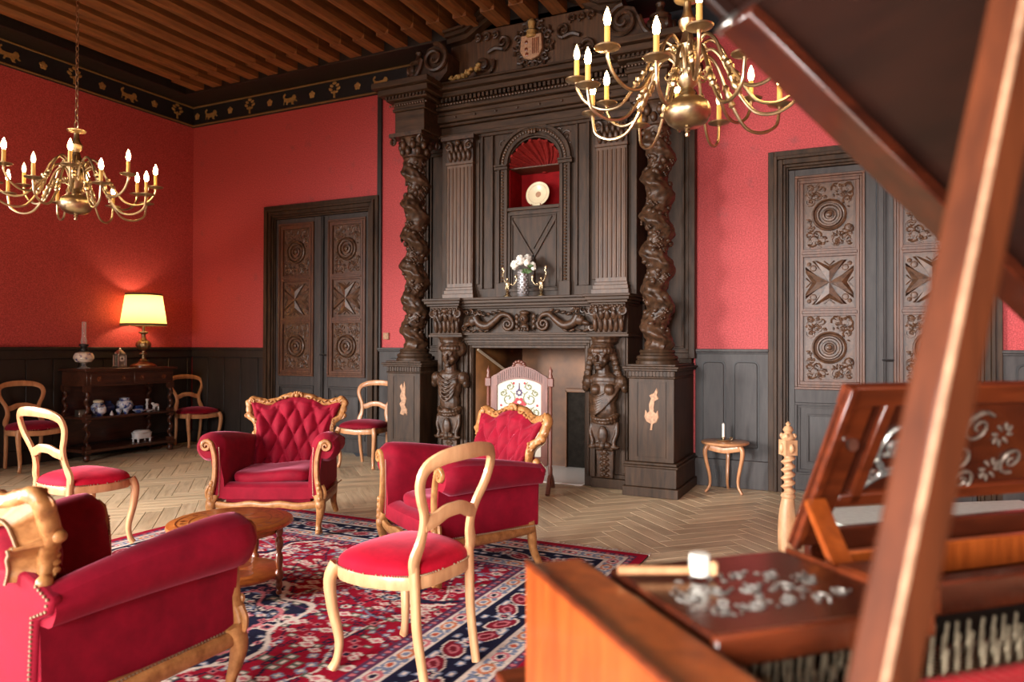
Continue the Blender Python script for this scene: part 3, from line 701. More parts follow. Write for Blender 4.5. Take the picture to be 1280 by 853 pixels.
# ---- pedestals, twisted columns, capitals
def twisted(u, v, r0=.118):
    """vine-wrapped solomonic shaft"""
    a = 2*PI*u; z = 1.27+2.02*v; ph = 2*PI*z/.335
    d = a+ph                                          # angle relative to the helix
    off = .038; r = r0*(1-.07*v)+.006*math.cos(3*d+1)
    gro = max(0, math.cos(d+PI))                      # the groove where the vine runs
    r += .02*gro**6*abs(math.sin(z*23))+.022*noise.noise(V((math.cos(a)*2.5, math.sin(a)*2.5, z*9)))+.014*noise.noise(V((math.cos(a)*9, math.sin(a)*9, z*26)))
    e = min(1, v/.05, (1-v)/.04)
    return (r*math.cos(a)+off*e*math.cos(-ph), r*math.sin(a)+off*e*math.sin(-ph), z)
first = None
for s in (-1, 1):
    cx_, cy_ = s*1.295, -.575; m = MB(); hw = .2175
    # pedestal
    bx = lambda e, z0, z1: m.box(cx_-hw-e, cx_+hw+e, cy_-hw-e, -.02, z0, z1)
    bx(.03, 0, .085); bx(.012, .085, .255); bx(.026, .255, .275); bx(.012, .275, .3); bx(-.015, .3, 1.03)
    bx(-.005, 1.03, 1.045); bx(-.01, 1.045, 1.095); bx(.02, 1.095, 1.115); bx(.032, 1.115, 1.135); bx(0, 1.135, 1.155)
    ped = fpart(m, 'pedestal', 'oak', .005)
    m = MB(); moulded(m, cx_-.13, cx_+.13, .34, 1.0, cy_-.2025, ((.0, .008, .006),)); fpart(m, 'pedestal_panel', 'oak', parent=ped)
    m = MB()
    for i in range(13): m.box(cx_-.198+i*.031, cx_-.176+i*.031, cy_-.214, cy_-.206, 1.048, 1.092)
    fpart(m, 'fluted_band', 'oak', parent=ped)
    m = MB(); y = cy_-.209                       # bare patch left by a lost ornament
    if s > 0:
        P = [(-.012, .38), (.0, .46), (-.05, .49), (-.075, .55), (-.065, .64), (-.045, .6), (-.02, .63), (-.025, .72), (.0, .8), (-.02, .84), (.03, .87), (.06, .94), (.075, .9), (.065, .84), (.085, .8), (.04, .77), (.03, .68), (.035, .62), (.06, .6), (.075, .64), (.085, .55), (.06, .48), (.02, .46), (.012, .38)]
    else:
        P = [(-.05, .42), (-.03, .5), (-.06, .58), (-.03, .62), (-.055, .7), (-.03, .78), (-.055, .86), (-.02, .9), (.0, .82), (.015, .94), (.035, .84), (.03, .72), (.05, .66), (.025, .56), (.06, .5), (.06, .4), (.03, .44), (0, .4)]
    P = [(cx_+u*.8, .33+v*.66) for u, v in P]; c0 = (sum(p[0] for p in P)/len(P), sum(p[1] for p in P)/len(P)); n = len(P)
    m.add([(u, y+.006, v) for u, v in P]+[(c0[0]+(u-c0[0])*.9, y, c0[1]+(v-c0[1])*.95) for u, v in P], [(i, (i+1) % n, n+(i+1) % n, n+i) for i in range(n)]+[tuple(range(n, 2*n))])
    fpart(m, 'worn_emblem', 'worn_and_lit', parent=ped)
    # base rings
    m = MB().lathe([(.19, 1.155), (.19, 1.18), (.175, 1.19), (.185, 1.205), (.18, 1.225), (.155, 1.235), (.15, 1.25), (.16, 1.262), (.15, 1.28)], 28, (cx_, cy_, 0))
    col = fpart(m, 'twisted_column', 'oak', angle=40)
    m = MB().at((cx_, cy_, 0)); m.grid(twisted, 40, 230, cu=True); fpart(m, 'vine_shaft', 'carved', parent=col, angle=80)
    q = random.Random(3); m = MB()               # leaves and grapes
    for i in range(104):
        z = 1.42+i*.0178; ph = 2*PI*z/.335; a = -ph+PI+q.uniform(-1.5, 1.5); rr = .106
        m.ell((cx_+.038*math.cos(-ph)+rr*math.cos(a), cy_+.038*math.sin(-ph)+rr*math.sin(a), z), (.036*q.uniform(.6, 1.1), .03, .042*q.uniform(.6, 1.2)), 7, 5, (q.uniform(0, 3), q.uniform(0, 3), 0))
        if i % 3 == 0:
            for j in range(5): m.ell((cx_+.038*math.cos(-ph)+(rr+.02)*math.cos(a+.5+.1*j), cy_+.038*math.sin(-ph)+(rr+.02)*math.sin(a+.5+.1*j), z-.012*(j % 3)), .013, 6, 4)
    fpart(m, 'grapes_and_leaves', 'carved', parent=col, angle=60, kind='stuff')
    # capital
    m = MB().lathe([(.12, 3.28), (.135, 3.285), (.135, 3.305), (.115, 3.31), (.118, 3.38), (.15, 3.46), (.17, 3.48)], 20, (cx_, cy_, 0))
    m.box(cx_-.2, cx_+.2, cy_-.2, cy_+.2, 3.48, 3.52)
    for k in range(8):
        a = k*PI/4; m.ell((cx_+.135*math.cos(a), cy_+.135*math.sin(a), 3.345), (.035, .035, .05), 7, 5); a += PI/8; m.ell((cx_+.15*math.cos(a), cy_+.15*math.sin(a), 3.405), (.035, .035, .05), 7, 5)
        m.ell((cx_+.16*math.cos(a), cy_+.16*math.sin(a), 3.45), (.025, .025, .02), 7, 5)
    for ax in (-1, 1):
        for ay in (-1, 1):
            m.tube(spiral((cx_+ax*.17, cy_+ay*.17, 3.44), .042, 1.6, PI/2, ax, 16), .013, 6); m.tube(spiral((cx_+ax*.17, cy_+ay*.17, 3.44), .042, 1.6, PI/2, ay, 16, plane='yz'), .013, 6)
    fpart(m, 'column_capital', 'carved', parent=col, angle=50)

# ---- lower storey: jambs, mantel shelf, frieze, opening, hearth
JY = -.56
m = MB()
for s in (-1, 1):
    a, b = sorted((s*.6, s*1.02)); m.box(a, b, JY, 0, 0, 1.72)
    a, b = sorted((s*.68, s*1.05)); m.box(a, b, JY-.04, -.1, 0, .09).box(a, b, JY-.02, -.1, .09, .13)
    a, b = sorted((s*.96, s*1.0)); m.box(a, b, JY-.015, JY, .14, 1.4)
m.box(-.6, .6, JY, 0, 1.29, 1.72)
jam = fpart(m, 'surround', 'oak', .004)
m = MB()
for ins, wd, pr in ((0, .03, .045), (.03, .03, .03), (.06, .02, .04), (.08, .03, .015)):
    m.box(-.72+ins, -.72+ins+wd, JY-pr, JY, .1, 1.40-ins).box(.72-ins-wd, .72-ins, JY-pr, JY, .1, 1.40-ins).box(-.72+ins+wd, .72-ins-wd, JY-pr, JY, 1.40-ins-wd, 1.40-ins)
fpart(m, 'opening_mouldings', 'oak', .004)
m = MB(); mould(m, -.72, .72, -.3, ((1.4, 1.42, JY-.05), (1.42, 1.44, JY-.07)))
for s in (-1, 1): ressaut(m, s*.86, .17, -.3, ((1.4, 1.425, .03, JY-.09), (1.425, 1.44, .015, JY-.09)))
fpart(m, 'frieze_sill', 'oak_h', .003)
m = MB(); mould(m, -.75, .75, -.3, ((1.685, 1.705, JY-.05), (1.705, 1.73, JY-.09), (1.735, 1.765, JY-.12), (1.765, 1.79, JY-.15)))
for s in (-1, 1): ressaut(m, s*.87, .165, -.3, ((1.69, 1.71, .0, JY-.13), (1.71, 1.735, .025, JY-.13), (1.735, 1.765, .045, JY-.13), (1.765, 1.79, .06, JY-.13)))
m.box(-.95, .95, JY-.08, -.3, 1.72, 1.789)
fpart(m, 'mantel_shelf', 'oak_h', .004)
for s in (-1, 1):                               # corner capitals of the mantel
    cx_ = s*.86; m = MB(); y = JY-.02
    m.frus((cx_-.13, cx_+.13, y-.05, JY, 1.44), (cx_-.17, cx_+.17, y-.1, JY, 1.69))
    for i in range(6): m.ell((cx_-.125+i*.05, y-.07, 1.51), (.024, .022, .07), 8, 6, (.2, 0, 0))
    for i in range(5): m.ell((cx_-.12+i*.06, y-.09, 1.6), (.028, .026, .05), 8, 6, (.35, 0, 0))
    for dx in (-1, 1):
        m.tube(spiral((cx_+dx*.145, y-.1, 1.64), .05, 1.7, PI/2, dx, 20), .014, 6); m.tube(spiral((cx_+dx*.04, y-.1, 1.645), .032, 1.5, PI/2, -dx, 16), .011, 6)
        m.tube(cr([(cx_+dx*.06, y-.08, 1.5), (cx_+dx*.09, y-.1, 1.58), (cx_+dx*.13, y-.11, 1.66)], 5), .01, 5)
    m.ell((cx_, y-.11, 1.665), (.04, .03, .03), 8, 6)
    for i in range(14): m.ell((cx_-.15+i*.023, y-.115, 1.675+.008*(i % 2)), .014, 6, 4)
    fpart(m, 'mantel_capital', 'carved', angle=50)
# frieze carving: two dolphins flanking a mask, on a recessed ground
m = MB(); y = JY-.03
for s in (-1, 1):
    body_p = cr([(s*.13, y, 1.52), (s*.17, y-.01, 1.6), (s*.25, y-.015, 1.62), (s*.33, y-.02, 1.56), (s*.41, y-.02, 1.51), (s*.5, y-.02, 1.53), (s*.55, y-.02, 1.6)], 7)
    n = len(body_p); m.tube(body_p, [.016+.026*min(1, i/n*1.5) for i in range(n)], 8)
    m.tube(spiral((s*.19, y-.01, 1.525), .062, 1.6, PI*.9 if s > 0 else PI*.1, s, 24), [.02-.0004*i for i in range(24)], 7)
    m.ell((s*.57, y-.03, 1.56), (.06, .04, .05), 10, 7, (0, .5*s, 0)); m.ell((s*.63, y-.03, 1.53), (.05, .03, .025), 8, 6, (0, .3*s, 0))
    m.ell((s*.585, y-.06, 1.585), .012, 6, 4)
    for i in range(5): m.tube(spiral((s*(.5+.05*i), y-.015, 1.65-.01*(i % 2)), .03, 1.2, i, s, 10), [.013-.0007*j for j in range(10)], 6)
    for i in range(4): m.ell((s*(.28+.06*i), y-.015, 1.655-.012*i), (.032, .02, .014), 7, 5, (0, -.4*s, 0))
    for i in range(4): m.ell((s*(.42+.07*i), y-.012, 1.462), (.035, .018, .012), 7, 5, (0, .35*s*(-1)**i, 0))
    m.tube(spiral((s*.68, y-.01, 1.49), .035, 1.4, 0, -s, 14), .012, 6)
    for i in range(3): m.ell((s*.09, y-.01, 1.5+.05*i), (.02, .015, .03), 7, 5, (0, .3*s, 0))
m.ell((0, y-.035, 1.58), (.045, .045, .058), 12, 9); m.ell((0, y-.08, 1.575), (.01, .014, .016), 6, 5); m.ell((0, y-.07, 1.555), (.018, .01, .006), 6, 4)
for dx in (-.018, .018): m.ell((dx, y-.075, 1.59), (.01, .008, .006), 6, 4)
m.ell((0, y-.03, 1.635), (.055, .04, .025), 10, 6); m.ell((0, y-.025, 1.5), (.05, .035, .035), 10, 6)
for i in range(4): m.ell((-.045+.03*i, y-.05, 1.475), (.016, .016, .022), 6, 5)
fpart(m, 'dolphin_frieze', 'carved', angle=60)

# caryatids: one continuous carved figure each
def caryatid(cx_, male):
    m = MB().at((cx_, JY-.02, 0)); t = 1 if male else -1       # head turned a little towards the middle
    E = m.ell; hx = .02*t
    # head: skull, face, nose, brow, lips, chin, neck
    m.at((cx_+.0*t, JY-.02, -.295), sc=(1.32, 1.15, 1.24)); E((hx, -.07, 1.235), (.068, .08, .09), 14, 10); E((hx, -.1, 1.2), (.054, .055, .07), 12, 9)
    E((hx+.008*t, -.158, 1.205), (.013, .02, .026), 8, 6); E((hx+.008*t, -.172, 1.192), (.014, .014, .011), 8, 6)
    for dx in (-.026, .03): E((hx+dx, -.142, 1.237), (.025, .014, .01), 8, 5); E((hx+dx, -.142, 1.222), (.014, .012, .008), 8, 5); E((hx+dx*1.2, -.118, 1.188), (.024, .024, .024), 8, 6)
    E((hx+.005*t, -.152, 1.165), (.022, .01, .006), 8, 5); E((hx+.005*t, -.15, 1.154), (.018, .01, .006), 8, 5); E((hx, -.138, 1.135), (.026, .022, .018), 8, 6)
    E((hx*.5, -.055, 1.1), (.05, .05, .09), 12, 8)
    # hair and head-dress
    if male:
        E((hx, -.06, 1.30), (.082, .09, .04), 14, 8); E((hx+.07, -.04, 1.27), (.05, .06, .06), 10, 8); E((hx-.07, -.04, 1.275), (.035, .06, .05), 10, 8)
        for i in range(9): a = -2.6+i*.26; E((hx+.085*math.cos(a), -.06+.085*math.sin(a), 1.275), (.02, .02, .022), 7, 5)
    else:
        E((hx, -.05, 1.285), (.085, .09, .055), 14, 8)
        for i in range(11): a = -2.9+i*.27; E((hx+.085*math.cos(a), -.06+.085*math.sin(a), 1.262), (.02, .018, .026), 7, 5)
        for s in (-1, 1):
            for i in range(7): E((hx+s*(.078+.008*i), -.055+.004*i, 1.24-.036*i), (.03, .03, .026), 8, 6)
    m.at((cx_, JY-.02, 0)); m.lathe([(.09, 1.33), (.12, 1.35), (.12, 1.37), (.14, 1.4)], 14, (hx*.3, -.04, 0))
    # shoulders and armless torso
    E((0, -.045, 1.0), (.15, .085, .08), 16, 10); E((0, -.055, .9), (.135, .085, .15), 16, 10); E((0, -.05, .74), (.115, .075, .13), 14, 10)
    for s in (-1, 1):
        E((s*.16, -.05, .985), (.055, .065, .065), 12, 8); E((s*.185, -.045, .935), (.036, .05, .05), 10, 8)
        if male: E((s*.06, -.115, .945), (.065, .03, .05), 10, 7)
        else: E((s*.066, -.118, .915), (.052, .05, .052), 12, 8)
    # drapery folds
    if male:
        for i in range(6):
            d = .022*i; m.tube(cr([(-.15+d*.5, -.07, 1.04-d*.4), (-.08, -.13, 1.0-d*1.5), (0, -.155, .965-d*1.9), (.08, -.13, 1.0-d*1.5), (.15-d*.5, -.07, 1.04-d*.4)], 5), .0115, 6)
    else:
        for i in range(7):
            d = .03*i; m.tube(cr([(-.15, -.06, .87-d*.9), (-.07, -.135, .835-d*.8), (.03, -.14, .875-d*.6), (.12, -.11, .945-d*.35), (.17, -.06, 1.02-d*.2)], 5), .011, 6)
    # garland at the waist, tapering sheath with leaf brackets
    for i in range(13):
        a = -PI*.98+i*PI*.96/12; E((.115*math.cos(a), -.045+.105*math.sin(a), .68-.035*math.sin(i*PI/12)), (.026, .026, .022), 7, 5); E((.108*math.cos(a+.1), -.045+.1*math.sin(a+.1), .65-.035*math.sin(i*PI/12)), (.022, .022, .02), 7, 5)
    if male: E((0, -.14, .655), (.05, .03, .035), 10, 7)
    m.frus((-.085, .085, -.085, .02, .36), (-.118, .118, -.1, .02, .64))
    for s in (-1, 1):
        m.tube(cr([(s*.12, -.07, .62), (s*.125, -.09, .52), (s*.1, -.1, .44), (s*.12, -.11, .39), (s*.15, -.1, .4)], 5), [.02]*10+[.02-.001*i for i in range(11)], 7)
        E((s*.105, -.1, .395), (.035, .03, .022), 8, 6); E((s*.05, -.115, .41), (.03, .028, .028), 8, 6)
    E((0, -.125, .405), (.032, .03, .04), 8, 6); E((0, -.12, .5), (.05, .03, .09), 10, 7)
    m.frus((-.075, .075, -.05, .02, .1), (-.085, .085, -.06, .02, .38))
    for i in range(5): E((0, -.062, .34-.05*i), (.026-.002*i, .018, .02), 8, 5); E((-.024, -.06, .325-.05*i), (.02, .012, .011), 7, 5, (0, .6, 0)); E((.024, -.06, .325-.05*i), (.02, .012, .011), 7, 5, (0, -.6, 0))
    return m
for s in (-1, 1):
    m = caryatid(s*.825, s < 0); o = fpart(m, 'caryatid', 'carved', remesh=.0055, smoothit=1)
    o['label'] = 'carved herm of a draped man' if s < 0 else 'carved herm of a woman with side curls'
# firebox
M['ochre'] = plain('ochre_fireback', (108, 68, 34), 0.5, var=0.35, nscale=6)
M['pale_stone'] = plain('pale_stone_reveal', (196, 178, 152), 0.7, var=0.12)
m = MB(); m.box(-.62, .62, .32, .36, 0, 1.3).box(-.62, .62, -.5, .36, 1.29, 1.33); fpart(m, 'fireback', 'ochre')
m = MB()
m.add([(-.6, -.5, 0), (-.46, .32, 0), (-.46, .32, 1.29), (-.6, -.5, 1.29)], [(0, 1, 2, 3)]); fpart(m, 'fire_reveal', 'ochre', solid=.02)
m = MB().add([(.46, .32, 0), (.6, -.5, 0), (.6, -.5, 1.29), (.46, .32, 1.29)], [(0, 1, 2, 3)]); fpart(m, 'fire_reveal', 'ochre', solid=.02)
m = MB(); m.box(.1, .4, .27, .33, .02, .82); fpart(m, 'flue_opening', 'soot')
m = MB(); m.box(.08, .1, .25, .33, 0, .84).box(.4, .42, .25, .33, 0, .84).box(.08, .42, .25, .33, .82, .86); fpart(m, 'flue_frame', 'ochre', .004)
m = MB(); m.box(-.59, .59, -.6, .32, .0, .014); fpart(m, 'hearth_slab', 'marble', .004)
m = MB(); m.sweep([(-.575, -.505, 1.275), (-.46, .1, .98)], [(-.01, -.01), (.01, -.01), (.01, .01), (-.01, .01)]); fpart(m, 'fire_strut', 'pale_stone')
# ================================================================== RUG (flat woven pattern painted into a colour attribute)
import numpy as np
RX0, RX1, RY0, RY1 = -4.5, -1.2, 0.1, 4.43
def make_rug():
    st = .0085; nx = int((RX1-RX0)/st); ny = int((RY1-RY0)/st); q = np.random.RandomState(5)
    W, H = RX1-RX0, RY1-RY0
    xs = (np.arange(nx+1)/nx-.5)*W; ys = (np.arange(ny+1)/ny-.5)*H; X, Y = np.meshgrid(xs, ys)
    L = lambda c: np.array(lin(c)[:3])
    red, navy, ivory, pink, slate, brown, green, purple = map(L, ((152, 14, 42), (30, 30, 54), (216, 200, 186), (196, 110, 116), (120, 130, 152), (112, 28, 40), (98, 104, 92), (92, 50, 78)))
    img = np.zeros((ny+1, nx+1, 3)); img[:] = red
    ax, ay = np.abs(X), np.abs(Y); d = np.minimum(W/2-ax, H/2-ay)
    side = (W/2-ax) < (H/2-ay); s = np.where(side, ay, ax)           # along the border
    # ---- field: mirrored flower heads, leaves and vines
    def rose(cx, cy, r, petals, cols, rot=0., sx=1., sy=1.):
        dx, dy = (ax-cx)/sx, (ay-cy)/sy; rr = np.hypot(dx, dy); m = rr < r*1.3
        a = np.arctan2(dy, dx); e = rr/(r*(1+.16*np.cos(petals*a+rot)))
        for lim, c in cols:
            k = m & (e < lim); img[k] = c
    for i in range(9):                                               # vines
        f, p, a0 = q.uniform(2.5, 5), q.uniform(0, 6), q.uniform(.05, .14)
        base = q.uniform(.1, 2.0); v = np.abs(ay-base-a0*np.sin(f*ax*2+p)); img[(v < .007)] = slate if i % 2 else purple
        base = q.uniform(.1, 1.4); v = np.abs(ax-base-a0*np.sin(f*ay*2+p)); img[(v < .007)] = ivory if i % 2 else navy
    pts = []
    for i in range(2600):
        cx, cy = q.uniform(0, W/2-.6), q.uniform(0, H/2-.6); r = q.choice([.018, .025, .036, .052], p=[.45, .33, .15, .07])
        if all(math.hypot(cx-a, cy-b) > (r+c)*1.0 for a, b, c in pts): pts.append((cx, cy, r))
    for i, (cx, cy, r) in enumerate(pts):
        k = i % 5
        if r > .045: rose(cx, cy, r, 8, [(1.0, ivory), (.88, navy), (.62, slate if k % 2 else pink), (.4, ivory), (.2, red)], k, 1.35, .85)
        elif r > .03: rose(cx, cy, r, 6, [(1.0, [ivory, navy, slate, pink, ivory][k]), (.72, [pink, ivory, navy, ivory, purple][k]), (.4, [navy, red, ivory, green, pink][k])], k, [1.3, 1, .8, 1.2, 1][k], 1)
        else: rose(cx, cy, r, 4, [(1.0, [ivory, slate, navy, green, pink][k]), (.5, [pink, ivory, red, ivory, navy][k])], k, [1.6, 1, .7, 1.3, 1][k], 1)
    # ---- central medallion
    rr = np.hypot(X/1.0, Y/1.35); a = np.arctan2(Y/1.35, X); e = rr/(.5*(1+.1*np.cos(8*a)))
    md = e < 1.0
    img[(e < 1.05) & (e >= 1)] = ivory; img[md & (img[..., 0] > .25) & (img[..., 1] < .05)] = navy
    img[(np.abs(e-.8) < .02)] = pink
    e2 = rr/(.24*(1+.12*np.cos(8*a))); img[(e2 < 1) & (e2 > .92)] = ivory; k = (e2 < .92) & (img.sum(-1) < .12); img[k] = red
    rc = np.hypot((ax-(W/2-.6)), (ay-(H/2-.6))/1.2); aa = np.arctan2(ay-(H/2-.6), ax-(W/2-.6)); ec = rc/(.62*(1+.1*np.cos(10*aa)))
    img[(np.abs(ec-1.0) < .016)] = ivory; img[(np.abs(ec-.93) < .03)] = navy
    # ---- borders
    def band(a0, a1, c): img[(d >= a0) & (d < a1)] = c
    band(.0, .055, red*1.1); band(.055, .10, purple); band(.10, .215, ivory); band(.215, .235, navy); band(.235, .455, navy*.8); band(.455, .475, navy); band(.475, .575, ivory); band(.575, .635, purple)
    def motif(dc, per, half, fn):
        u = (s/per); ph = (u-np.floor(u)-.5)*per; idx = np.floor(u).astype(int); w = d-dc
        k = np.abs(w) < half; fn(k, ph, w, idx)
    def guard(k, ph, w, idx):
        rr = np.hypot(ph/1.4, w); alt = idx % 3
        for j, (c, c2) in enumerate(((pink, navy), (slate, L((186, 84, 60))), (L((196, 120, 84)), slate))):
            m = k & (alt == j); img[m & (rr < .036)] = c; img[m & (rr < .022)] = ivory; img[m & (rr < .014)] = c2
        v = np.abs(w-.03*np.sin(ph*52)); img[k & (v < .0055) & (rr > .038)] = green
        img[k & (np.hypot(np.abs(ph)-.05, np.abs(w)-.03) < .012)] = slate
    motif(.158, .125, .056, guard); motif(.525, .115, .048, guard)
    def main(k, ph, w, idx):
        sgn = np.where(idx % 2 == 0, 1, -1); w2 = w*sgn
        v = np.abs(w2-.055*np.sin(ph*2*PI/.34)); img[k & (v < .012)] = slate; img[k & (v < .005)] = ivory
        for px, pw, r in ((-.09, -.03, .058), (.09, .03, .058)):
            bx, by = ph-px, w2-pw-.35*(ph-px)*np.sign(px)
            e = np.hypot(bx/1.5, by)/r
            img[k & (e < 1)] = ivory; img[k & (e < .86)] = L((128, 26, 44)); img[k & (e < .5)] = pink; img[k & (e < .3)] = brown
        e = np.hypot(ph, w2)/.05; aa_ = np.arctan2(w2, ph); e = e/(1+.25*np.cos(6*aa_))
        img[k & (e < 1)] = slate; img[k & (e < .75)] = ivory; img[k & (e < .45)] = navy; img[k & (e < .25)] = pink
        for px, pw in ((-.14, .07), (.14, -.07), (-.04, .085), (.04, -.085), (-.155, -.075), (.155, .075)):
            e = np.hypot((ph-px)/1.3, w2-pw)/.02; img[k & (e < 1)] = slate; img[k & (e < .6)] = ivory
    motif(.345, .34, .108, main)
    def thin(k, ph, w, idx): img[k & (np.hypot(ph, w) < .013)] = pink; img[k & (np.hypot(np.abs(ph)-.03, w) < .009)] = slate
    motif(.0775, .06, .02, thin); motif(.605, .06, .025, thin)
    img *= (1+.07*q.randn(ny+1, nx+1, 1)); img = np.clip(img, 0, 1)
    vs = np.stack([X, Y, np.full_like(X, .011)], -1).reshape(-1, 3)
    i = np.arange(ny)[:, None]*(nx+1)+np.arange(nx)[None, :]
    fs = np.stack([i, i+1, i+nx+2, i+nx+1], -1).reshape(-1, 4)
    me = bpy.data.meshes.new('rug'); me.vertices.add(len(vs)); me.vertices.foreach_set('co', vs.ravel())
    me.loops.add(fs.size); me.loops.foreach_set('vertex_index', fs.ravel().astype(np.int32)); me.polygons.add(len(fs))
    me.polygons.foreach_set('loop_start', np.arange(0, fs.size, 4, dtype=np.int32)); me.update(calc_edges=True)
    at = me.color_attributes.new('weave', 'FLOAT_COLOR', 'POINT')
    at.data.foreach_set('color', np.concatenate([img, np.ones((ny+1, nx+1, 1))], -1).ravel().astype(np.float32))
    t = NT('woven_wool_rug'); ca = t.n('ShaderNodeVertexColor'); ca.layer_name = 'weave'; t.l(ca.outputs[0], t.b.inputs['Base Color'])
    t.set(Roughness=.9); t.b.inputs['Specular IOR Level'].default_value = .1; 
    t.bump(t.noise(t.coords(), 300, 2), .4, .003); me.materials.append(t.m)
    o = bpy.data.objects.new('rug', me); COL.objects.link(o); o.location = ((RX0+RX1)/2, (RY0+RY1)/2, 0)
    tag(o, 'large red Persian rug with navy and ivory borders under the armchairs', 'rug')
    m = MB(); m.box(-W/2, W/2, -H/2, H/2, .001, .0105); m.build('rug_backing', 'navy', o)
    m = MB(); rr = random.Random(2)
    for sy in (-1, 1):
        x = -W/2
        while x < W/2:
            l = rr.uniform(.035, .07); dx = rr.uniform(-.012, .012)
            m.add([(x, sy*H/2, .004), (x+.006, sy*H/2, .004), (x+.006+dx, sy*(H/2+l), .003), (x+dx, sy*(H/2+l), .003), (x, sy*H/2, .011), (x+.006, sy*H/2, .011), (x+.006+dx, sy*(H/2+l), .006), (x+dx, sy*(H/2+l), .006)],
                  [(3, 2, 1, 0), (4, 5, 6, 7), (0, 1, 5, 4), (1, 2, 6, 5), (2, 3, 7, 6), (3, 0, 4, 7)]); x += .011
    m.build('fringe', 'wax', o, kind='stuff')
make_rug()
ZR = .0125                                                            # rug surface

# ================================================================== TUFTED ARMCHAIRS (front = local -Y)
def armchair(label, loc, rz, group):
    root = thing('armchair', label, 'armchair', loc, rz, group)
    def P(m, n, mat, parent=None, **k): return m.build(n, mat, parent or root, **k)
    ZC = lambda z: z if z < .6 else .6+(z-.6)*.83
    ztop = lambda t: ZC(.885+.055*max(0, math.cos(t*PI/1.15))**1.0*(1 if abs(t) < .575 else 0)-.025*math.exp(-((abs(t)-.62)/.16)**2)+.012*abs(t)**6)
    def wid(v): return .268+.01*math.sin(v*3)+.085*max(0, (v-.55)/.45)**1.3
    def back(u, v, tuft=True):
        f = u < .5; t = (2*u)*2-1 if f else 1-(2*(u-.5))*2
        w_ = wid(v); z = .36+(ztop(t)-.36)*v
        y = .19+.17*v-.07*t*t*(.4+.6*(1-v))
        if f:
            a, b = (t*2.4), (v*2.3); p, r = a+b, a-b
            h = abs(math.sin(PI*p)*math.sin(PI*r))**.42
            if v > .86: h = abs(math.sin(PI*p)*math.sin(PI*r))**.42*(1-(v-.86)/.14)+(v-.86)/.14*abs(math.sin(2*PI*a*.5+PI*.15))**.3 if tuft else 1
            e = min(1, (1-abs(t))/.12, (1-v)/.07); y -= .012+.052*h*e
        else: y += .004+.045*(1-abs(t)**4)*min(1, (1-v)/.14)
        return (t*w_, y, z)
    m = MB(); m.grid(back, 160, 72, cu=True); P(m, 'backrest', 'velvet', angle=75)
    m = MB()
    for i in range(-5, 6):                                             # tuft buttons
        for j in range(0, 6):
            if (i+j) % 2: continue
            t, v = i/4.8, j/4.6
            if abs(t) > .93 or v > .93 or v < .1: continue
            x, y, z = back((t+1)/4, v); m.ell((x, y-.002, z), (.011, .008, .011), 6, 4)
    P(m, 'buttons', 'velvet', kind='stuff')
    # carved back frame
    side = [(-.272, .27, .60), (-.282, .268, .66), (-.30, .28, .72), (-.352, .30, .765), (-.36, .315, .80), (-.368, .33, .85), (-.372, .343, .89), (-.345, .35, .918), (-.3, .352, .905), (-.235, .36, .888), (-.16, .368, .905), (-.09, .372, .94), (0, .374, .952)]
    side = [(x, y, ZC(z)) for x, y, z in side]; path = side+[(-x, y, z) for x, y, z in side[-2::-1]]
    pc = cr(path, 5); n = len(pc); m = MB()
    m.sweep(pc, RSEC, [(.04+.008*math.sin(i*.5)**2, .05) for i in range(n)], up=(0, 1, .25))
    vs_, fs_, edge = [], [], []                                              # broad plate running round the outside of the frame
    for i, p in enumerate(pc):
        tg = (pc[min(i+1, n-1)]-pc[max(i-1, 0)]); nx, nz = -tg.z, tg.x; l_ = math.hypot(nx, nz); nx, nz = nx/l_, nz/l_
        A = p+V((nx, 0, nz))*(.014+.016*max(0, math.sin(i*.46+.5))**3)+V((0, -.01, 0)); B = V((p.x*.79, p.y+.075-.03*abs(p.x)/.37*(p.z > .75), .60+(p.z-.60)*.74))
        ft = V((-nx*.016, -.014, -nz*.016)); vs_ += [A, B, B+ft, A+ft]; edge.append(B+V((nx*.004, .003, nz*.004)))
        if i: fs_ += [((i-1)*4+k, (i-1)*4+(k+1) % 4, i*4+(k+1) % 4, i*4+k) for k in range(4)]
    fs_ += [(3, 2, 1, 0), tuple(4*(n-1)+k for k in range(4))]; m.add(vs_, fs_)
    for s in (-1, 1): m.ell((s*.315, .30, .60), (.022, .026, .026), 9, 6)
    for s in (-1, 1):
        m.tube(spiral((s*.352, .322, ZC(.9)), .024, 1.4, PI/2, s, 14), .008, 6); m.tube(spiral((s*.36, .285, ZC(.765)), .02, 1.3, 0, -s, 12), .008, 6)
        m.ell((s*.382, .3, ZC(.77)), (.014, .022, .018), 8, 6)
        for i in range(9): m.ell((s*(.31-.028*i), .332, ZC(.908+.008*(i % 2)-.012*(1 < i < 6)+.008*max(0, i-5))), (.016, .012, .008), 6, 4, (0, .6*s*(-1)**i, 0))
        for i in range(5): m.ell((s*.3, .255, ZC(.63+.026*i)), (.010, .014, .011), 6, 4)
    for i in range(7): a = PI*i/6; m.ell((.036*math.cos(a), .338, ZC(.955)+.022*math.sin(a)), (.011, .012, .014), 7, 5)
    m.ell((0, .335, ZC(.955)), (.02, .018, .016), 8, 6)
    P(m, 'back_frame', 'gilt', angle=50)
    m = MB()
    for a, b in zip(edge[:-1], edge[1:]):
        k = max(1, int((b-a).length/.013))
        for j in range(k): m.ell(a+(b-a)*(j/k), (.0055, .0055, .0055), 5, 3)
